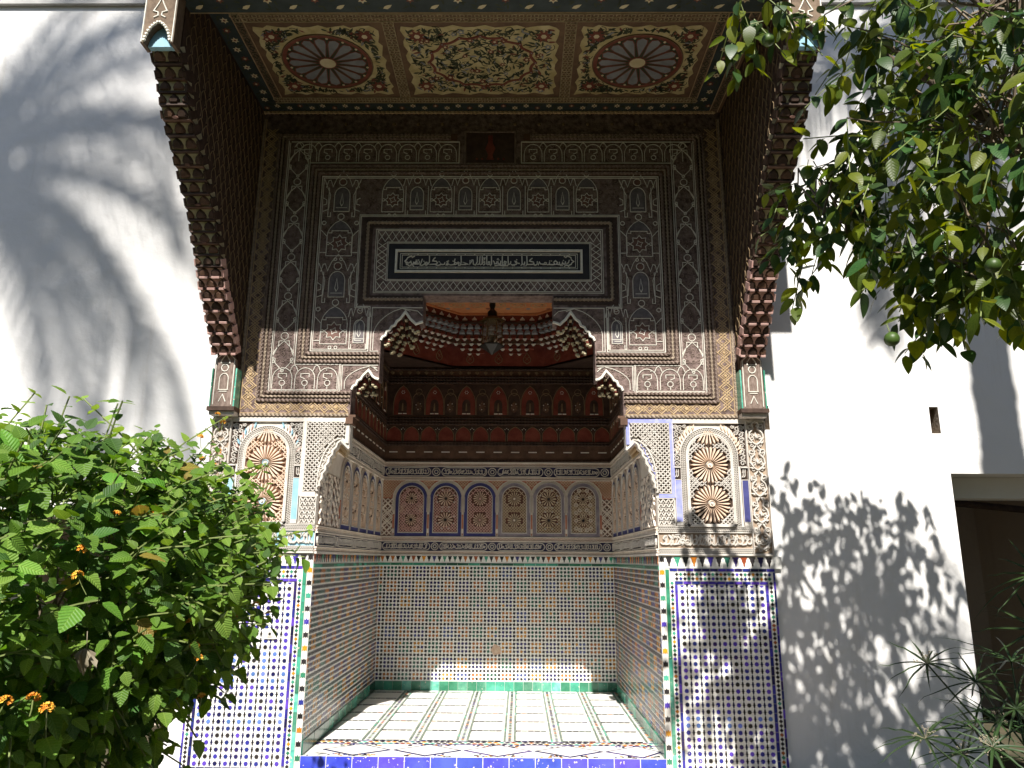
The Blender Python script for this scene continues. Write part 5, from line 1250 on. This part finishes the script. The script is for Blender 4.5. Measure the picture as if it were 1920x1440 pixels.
# lantana
r = random.Random(4)
bush = thing('lantana_bush', 'big green lantana bush with small orange flower heads and one withered leaf', 'bush', (-2.0, -2.9, 0))
EL = [((-1.86, -3.0, 1.53), (.80, .85, .60), 1.), ((-1.62, -2.25, 1.62), (.40, .50, .50), 1.25), ((-2.05, -3.75, 1.50), (.68, .55, .56), 1.), ((-2.55, -2.5, 1.66), (.75, .7, .60), .8), ((-1.95, -2.7, 1.25), (.72, .8, .36), .9), ((-2.0, -3.15, 1.05), (.78, .7, .34), 1.)]
shapesB = [leaf_rows(1, .36, .20, .10, .06, 9, .60), leaf_rows(1, .40, .12, .22, .06, 9, .58), leaf_rows(1, .33, .32, .02, .06, 9, .63), leaf_rows(1, .30, .55, .5, .07, 9, .62)]
lv = []; st = MB()
for p, d, e in shoots(r, EL, 1850, .62):
    if r.random() < .14: p = p+Vector((d.x*.1, d.y*.1, abs(d.z)*.13))*r.uniform(.5, 1.3)
    ax = (Vector((d.x*.9, d.y*.9, d.z*.55))+Vector((.15, -.1, .25))+rvec(r)*.4).normalized()
    if p.z < 1.25: ax = (d*.7+Vector((0, 0, -.25))+rvec(r)*.4).normalized()
    L = r.uniform(.16, .30); a = p-ax*L*.8; n = r.randint(3, 5); sd = ax.orthogonal().normalized(); pts = []
    for k in range(n+1):
        q = a+ax*L*k/n+Vector((0, 0, -.02*(k/n)**2)); pts.append(q)
        if k == 0: continue
        th = 1.5708*(k % 2)+r.uniform(-.3, .3); s2 = (sd*math.cos(th)+ax.cross(sd)*math.sin(th))
        for s in (1, -1):
            if r.random() < .1: continue
            dr = (s2*s*.85+ax*.35+Vector((0, 0, -.22 if p.z > 1.3 else -.7))+rvec(r)*.22).normalized()
            nm = (Vector((0, -.42, 1))+d*.25+rvec(r)*.38).normalized()
            size = r.choice((.045, .055, .066, .078, .088, .096, .106))*r.uniform(.9, 1.1)*(1-.30*(k/n))
            mm = r.random(); m = 0 if mm < .47 else (1 if mm < .76 else (2 if mm < .985 else 3))
            lv.append((leaf_matrix(q+dr*.012, dr, nm, size), r.choice((0, 1, 2, 0, 1, 2, 3)), m))
    st.tube(pts, [.0032]*len(pts), 4, cap=False)
for k in range(46):
    e = EL[r.randrange(len(EL))]; d = rvec(r); a = Vector((-2.0+r.uniform(-.35, .35), -2.9+r.uniform(-.5, .5), .0)); b = Vector(e[0])+Vector((d.x*e[1][0], d.y*e[1][1], abs(d.z)*e[1][2]))*.75
    m_ = a.lerp(b, .55)+Vector((r.uniform(-.15, .15), r.uniform(-.15, .15), .15)); P = [a.lerp(m_, i/4) if i < 4 else m_.lerp(b, (i-4)/4) for i in range(9)]
    st.tube([p+rvec(r)*.015 for p in P], [.011-.001*i for i in range(9)], 5, m=1, cap=False)
for k in range(34):   # bare twigs under the skirt
    a = Vector((r.uniform(-2.5, -1.75), r.uniform(-3.7, -2.3), r.uniform(.92, 1.2))); b = a+Vector((r.uniform(-.1, .4), r.uniform(-.2, .2), r.uniform(-.12, .16)))
    st.tube([a, a.lerp(b, .5)+rvec(r)*.03, b], [.004, .003, .002], 4, m=1, cap=False)
st.build('stem', ['greenstem', 'twig'], bush, stuff=True)
scatter_leaves(bush, lv, shapesB, ['leafA', 'leafB', 'leafC', 'leafD'])
fl = []
for mode in range(3):
    mb = MB()
    for k in range(26):
        d = rvec(r); d.z = abs(d.z)*.9+.1; d.normalize(); c = d*.013; x = d.orthogonal().normalized(); y = d.cross(x)
        P = [c+d*.003*(i % 2)+(x*math.cos(i*.7854)+y*math.sin(i*.7854))*(.0058 if i % 2 else .0036) for i in range(8)]
        mb.face(P, (0 if r.random() < .75 else 1) if mode else (1 if d.z > .75 else 0))
    mb.tube([(0, 0, .004), (.004, .002, -.03), (.012, .006, -.055)], [.0014, .0013, .0012], 4, 2)
    fl.append(mb.mesh('flower_head', ['petal', 'petal2', 'greenstem']))
FLP = [(-1.296, -3.90, 1.228), (-1.255, -3.90, 1.205), (-1.369, -3.90, 1.220), (-1.194, -3.20, 1.369), (-1.170, -3.20, 1.288), (-1.151, -3.20, 1.245), (-1.254, -3.30, 1.427), (-1.279, -3.30, 1.349), (-1.271, -2.70, 1.467), (-1.208, -2.70, 1.406), (-1.200, -2.50, 1.390), (-1.166, -2.90, 1.204), (-1.207, -3.00, 1.082), (-1.338, -3.70, 1.543), (-1.396, -3.60, 1.623), (-1.461, -3.30, 1.749), (-1.430, -3.10, 1.761), (-1.666, -2.20, 2.211), (-1.600, -2.30, 2.081), (-1.543, -2.30, 2.051), (-1.564, -2.20, 2.136), (-1.672, -2.00, 2.369), (-1.639, -2.00, 2.327), (-1.297, -2.30, 1.646), (-1.267, -2.30, 1.662), (-1.677, -3.20, 1.925), (-1.294, -3.00, 1.077), (-1.248, -3.20, 1.387)]
for i, p in enumerate(FLP): obj('flower_head', fl[i % 3], bush, p, (r.uniform(-.5, .5)+.4, r.uniform(-.5, .5), r.random()*6), (1.1,)*3 if i > 2 else (1.2,)*3)
# the two top sprigs and a side sprig that stand clear of the bush
mb = MB(); sp = []
for a, b in (((-1.85, -2.4, 2.0), (-1.62, -2.0, 2.36)), ((-1.7, -2.6, 2.0), (-1.98, -2.75, 2.30)), ((-2.2, -3.0, 2.0), (-2.10, -2.9, 2.29)), ((-1.45, -2.3, 1.62), (-1.06, -2.2, 1.74)), ((-1.5, -2.6, 1.9), (-1.30, -2.3, 2.06))):
    a, b = Vector(a), Vector(b); ax = (b-a).normalized(); mb.tube([a, a.lerp(b, .5)+Vector((0, 0, .01)), b], [.0045, .004, .003], 5); sd = ax.orthogonal().normalized()
    for k in range(5):
        q = a.lerp(b, .35+.16*k); th = 1.57*(k % 2)+.4; s2 = sd*math.cos(th)+ax.cross(sd)*math.sin(th)
        for s in (1, -1):
            dr = (s2*s*.9+ax*.3+Vector((0, 0, -.1))).normalized(); leaf_into(mb, shapesB[k % 3], leaf_matrix(q, dr, Vector((0, -.3, 1)), .075-.009*k), 1)
mb.build('sprig', ['greenstem', 'leafB'], bush, smooth=True)
mb = MB(); dl = Vector((-1.37, -3.55, 1.30))
for k in range(5):
    rows = leaf_rows(.075, .02, .6, -.3+.25*k, .2, 6, .7); a = k*1.25; leaf_into(mb, rows, leaf_matrix(dl+Vector((0, 0, .02)), Vector((.35*math.cos(a), .35*math.sin(a), -1)), Vector((math.cos(a), math.sin(a), .2)), 1), 0)
mb.tube([dl+Vector((0, 0, .07)), dl+Vector((.005, 0, .02))], .0012, 4); mb.build('withered_leaf', 'dry', bush, smooth=True)

# orange tree
r = random.Random(12)
tree = thing('orange_tree', 'orange tree with hanging glossy leaves and unripe green fruit', 'tree', (3.0, -2.9, 0))
ET = [((2.22, -3.0, 3.5), (.86, .85, .85), 1.15), ((1.98, -3.1, 2.82), (.50, .5, .42), 1.25), ((1.30, -2.6, 4.35), (.28, .30, .22), 1.), ((2.35, -2.8, 4.2), (1.0, .8, .6), 1.2), ((2.75, -3.1, 3.6), (.8, .85, .8), .7), ((1.62, -2.5, 3.32), (.36, .42, .40), 1.3), ((2.0, -4.35, 3.1), (.48, .45, .45), 1.), ((1.35, -4.1, 5.15), (.55, .45, .60), .95), ((2.75, -6.6, 7.6), (.95, .7, .9), .38), ((2.15, -3.35, 3.0), (.5, .45, .5), 1.)]  # off-frame masses are added to shade the sedge, pier and wall
shapesT = [leaf_rows(1, .25, .25, .12, 0, 7, .75), leaf_rows(1, .28, .10, .25, 0, 7, .72), leaf_rows(1, .23, .45, -.05, 0, 7, .78)]
lv = []; st = MB(); hub = Vector((3.0, -2.9, 2.4))
for p, d, e in shoots(r, ET, 660, .4):
    ax = (d*.5+Vector((-.1, -.05, -.75))+rvec(r)*.5).normalized()
    L = r.uniform(.18, .36); a = p-ax*L*.6; n = r.randint(4, 7); pts = []
    for k in range(n+1):
        q = a+ax*L*k/n; pts.append(q)
        th = 2.4*k+r.uniform(-.4, .4); sd = ax.orthogonal().normalized(); s2 = sd*math.cos(th)+ax.cross(sd)*math.sin(th)
        dr = (s2*.75+ax*.4+Vector((0, 0, -.55))+rvec(r)*.3).normalized(); nm = (s2*.2+Vector((-.05, -.5, .9))+rvec(r)*.55).normalized()
        mm = r.random(); m = 0 if mm < .42 else (1 if mm < .66 else 2)
        lv.append((leaf_matrix(q+dr*.01, dr, nm, r.uniform(.078, .128)), r.randrange(3), m))
    st.tube(pts, [.0028]*len(pts), 4, cap=False, m=1)
    if r.random() < .3:
        b = Vector(e[0])+rvec(r)*.12; q = b.lerp(a, .5)+Vector((0, 0, .10))+rvec(r)*.08; st.tube([b, b.lerp(q, .5)+rvec(r)*.03, q, q.lerp(a, .6)+rvec(r)*.03, a], [.007, .006, .005, .004, .003], 4, cap=False)
st.build('twig', ['twig', 'greenstem'], tree, stuff=True)
mb = MB(); mb.tube([(3.05, -2.85, 0), (3.0, -2.9, .8), (3.06, -2.95, 1.6), (2.98, -2.9, 2.5)], [.11, .09, .085, .075], 10); mb.build('trunk', 'bark', tree, smooth=True)
for b in ((1.7, -2.9, 4.0), (2.1, -3.2, 3.5), (2.4, -2.5, 4.8), (3.0, -3.3, 4.2), (1.9, -2.5, 4.4)):
    b = Vector(b); P = [hub, hub.lerp(b, .35)+Vector((0, 0, .25)), hub.lerp(b, .7)+Vector((0, 0, .2)), b]; MB().tube(P, [.05, .035, .022, .01], 7).build('branch', 'bark', tree, smooth=True)
scatter_leaves(tree, lv, shapesT, ['citA', 'citB', 'citC'])
mb = MB(); k = 12; mb.lathe((0, 0, 0), [(.004, .033), (.016, .031), (.027, .022), (.034, .006), (.033, -.01), (.026, -.023), (.014, -.031), (.001, -.033)], 14); mb.tube([(0, 0, .03), (.003, .002, .05), (0, .005, .085)], [.003, .0022, .002], 5, 1); fm = mb.mesh('fruit', ['fruit', 'greenstem'], smooth=True)
for i, p in enumerate([(1.25, -2.75, 4.17), (1.462, -3.2, 2.453), (1.698, -3.5, 2.639), (1.738, -3.0, 2.731), (1.383, -2.75, 3.429), (1.60, -2.9, 3.50), (1.8, -2.7, 3.85), (1.45, -2.7, 3.15)]): obj('fruit', fm, tree, p, (r.uniform(-.3, .3), r.uniform(-.3, .3), r.random()*6), (r.uniform(.76, .94),)*3)

# umbrella sedge
r = random.Random(6)
sed = thing('umbrella_sedge', 'umbrella sedge with star shaped leaf whorls by the shaded doorway', 'plant', (2.3, -2.55, 0))
heads = [((1.762, -2.6, 1.173), .19, (-.35, -.35, .85), 14), ((1.567, -2.9, .939), .24, (-.35, -.2, .9), 16), ((2.02, -2.5, 1.084), .24, (-.2, -.3, .9), 18), ((2.23, -2.7, 1.55), .27, (-.5, -.3, .6), 18), ((2.13, -2.8, 1.33), .24, (-.5, -.4, .5), 16), ((2.055, -2.7, 1.011), .25, (-.3, -.3, .8), 18), ((1.85, -2.85, .90), .22, (-.2, -.5, .7), 16), ((2.25, -2.4, 1.16), .26, (0, -.3, .9), 18), ((2.0, -2.65, .95), .22, (.1, -.4, .8), 16), ((2.2, -2.9, 1.05), .25, (-.2, -.3, .8), 18), ((2.35, -2.6, 1.3), .26, (.2, -.2, .9), 18), ((2.1, -2.3, .85), .25, (-.3, -.3, .8), 16), ((1.95, -2.45, .78), .22, (-.3, -.2, .8), 16), ((2.15, -2.75, .80), .24, (.0, -.3, .8), 18)]
for hp, L, ax, n in heads:
    n = int(n*.8); L *= 1.1
    hp = Vector(hp); ax = Vector(ax).normalized(); base = Vector((2.3+r.uniform(-.2, .2), -2.55+r.uniform(-.2, .2), 0)); q = hp.lerp(base, .4); q.x += (base.x-hp.x)*.25; q.z -= .02
    s = MB().tube([base, base.lerp(q, .6), q, hp.lerp(q, .4), hp], [.006, .006, .005, .0045, .0035], 5).build('stem', 'sedge', sed, smooth=True)
    x = ax.orthogonal().normalized(); y = ax.cross(x); lf_ = MB()
    for k in range(n):
        a = 6.2832*k/n+r.uniform(-.12, .12); dr = (x*math.cos(a)+y*math.sin(a)+ax*r.uniform(.05, .55)).normalized(); l = L*r.uniform(.65, 1.05)
        rows = []; m_ = 7
        for i in range(m_+1):
            t = i/m_; w = .0075*(min(1, t*5+.3)*(1-t**2.2)); z = -.35*l*t*t*r.uniform(.8, 1.2); rows.append(((-w*.75, l*t, z+w*.5), (0, l*t, z), (w*.75, l*t, z+w*.5)))
        leaf_into(lf_, rows, leaf_matrix(hp, dr, (ax+dr*.01), 1), 0)
    lf_.build('leaf_whorl', 'sedge', s, smooth=True)
    if n < 13:
        mb = MB()
        for k in range(14):
            d = (rvec(r)+ax*.6).normalized(); e = hp+d*r.uniform(.03, .06); mb.tube([hp, e], .0007, 3, cap=False)
            for j in range(3): mb.bevel(Fr(e+rvec(r)*.006, (1, 0, 0), (0, 0, 1), (0, -1, 0)), ngon(0, 0, .003, 4), 0, .002)
        mb.build('flower_spray', 'dry', s)

# palms of the garden, out of frame: they throw the frond shadows on the left wall and the band on the right
def palm(base, H, tr, lab, fronds, L, seed):
    r = random.Random(seed); base = Vector(base); t = thing('palm_tree', lab, 'palm', base)
    P = []; rr = []
    for i in range(int(H/.16)):
        z = .16*i; P += [base+Vector((0, 0, z)), base+Vector((0, 0, z+.13))]; q = r.uniform(.93, 1.06); rr += [tr*.88*q, tr*1.06*q]
    MB().tube(P, rr, 12).build('trunk', 'bark', t); top = base+Vector((0, 0, H))
    for az, el, ln in fronds:
        mb = MB(); d = Vector((math.cos(rad(az)), math.sin(rad(az)), 0)); pts = []; n = 16; q = top.copy(); e = rad(el)
        for i in range(n+1):
            pts.append(q.copy()); q = q+(d*math.cos(e)+Vector((0, 0, math.sin(e))))*ln/n; e -= rad(6.6)
        mb.tube(pts, [.045*(1-.85*i/n) for i in range(n+1)], 5, 1); side = d.cross(Vector((0, 0, 1)))
        for i in range(2, n*4):
            tt = i/(n*4); j = min(n-1, int(tt*n)); p = pts[j].lerp(pts[j+1], tt*n-j); ta = (pts[j+1]-pts[j]).normalized(); l = .55*math.sin(math.pi*min(1, .12+tt*.86))**.6+.05
            for s in (1, -1):
                dr = (side*s*.75+ta*.55+Vector((0, 0, -.35))+rvec(r)*.08).normalized(); w = .015; up_ = dr.cross(side).normalized() if abs(dr.dot(side)) < .98 else Vector((0, 0, 1)); xx = dr.cross(up_).normalized()*w
                mb.face([p-xx, p+dr*l*.5-xx, p+dr*l+Vector((0, 0, -.05)), p+dr*l*.5+xx, p+xx])
        mb.build('frond', ['palm', 'bark'], t)
    return t
palm((-5.9, -12, 0), 17.6, .2, 'tall slender palm behind the camera whose fronds shade the white wall', [(8, 30, 3.8), (350, 48, 4.2), (5, 5, 4.2), (352, 20, 4.4), (18, 42, 4.4), (338, 60, 4.4), (2, 70, 4.2), (355, -22, 4.4), (12, -14, 4.2), (343, -34, 4.2), (25, 12, 3.4), (330, 20, 3.6), (15, 62, 3.8), (0, -8, 3.2), (60, 35, 3.6), (300, 40, 3.6), (110, 30, 3.5), (160, 35, 3.5), (200, 30, 3.5), (250, 30, 3.5), (40, 55, 3.6), (345, 2, 3.4)], 3.5, 3)
palm((3.60, -5.0, 0), 11.5, .19, 'straight shorter palm standing beside the orange tree', [(30*i, 25+20*(i % 2), 2.6) for i in range(12)], 2.6, 9)
# unseen foliage masses added to cut low sky and bounce light
r = random.Random(2)
for nm, lab, cat, loc, rx, ry, rz in (('sky_block_hedge', 'unseen screen of dark foliage added behind the camera to block low sky', 'hedge', (0, -17, 5.2), 15, 2.4, 6.4), ('sky_block_tree', 'unseen dark tree mass added to cut sky light on the wall', 'tree', (8.8, -8, 5.0), 3.6, 3.8, 4.4)):
    t = thing(nm, lab, cat, (loc[0], loc[1], 0)); mb = MB(); c = Vector(loc)
    for k in range(7000):
        d = rvec(r); p = c+Vector((d.x*rx, d.y*ry, d.z*rz))*r.uniform(.7, 1.02)
        if p.z < .05: continue
        a = rvec(r)*r.uniform(.3, .62); b = rvec(r)*.26; mb.face([p, p+a*.5+b, p+a, p+a*.5-b], 0 if r.random() < .6 else 1)
    mb.build('crown', ['citC', 'leafC'], t, stuff=True)
    if cat == 'tree': MB().tube([(loc[0], loc[1], 0), (loc[0]+.1, loc[1], loc[2])], [.22, .14], 8).build('trunk', 'bark', t)
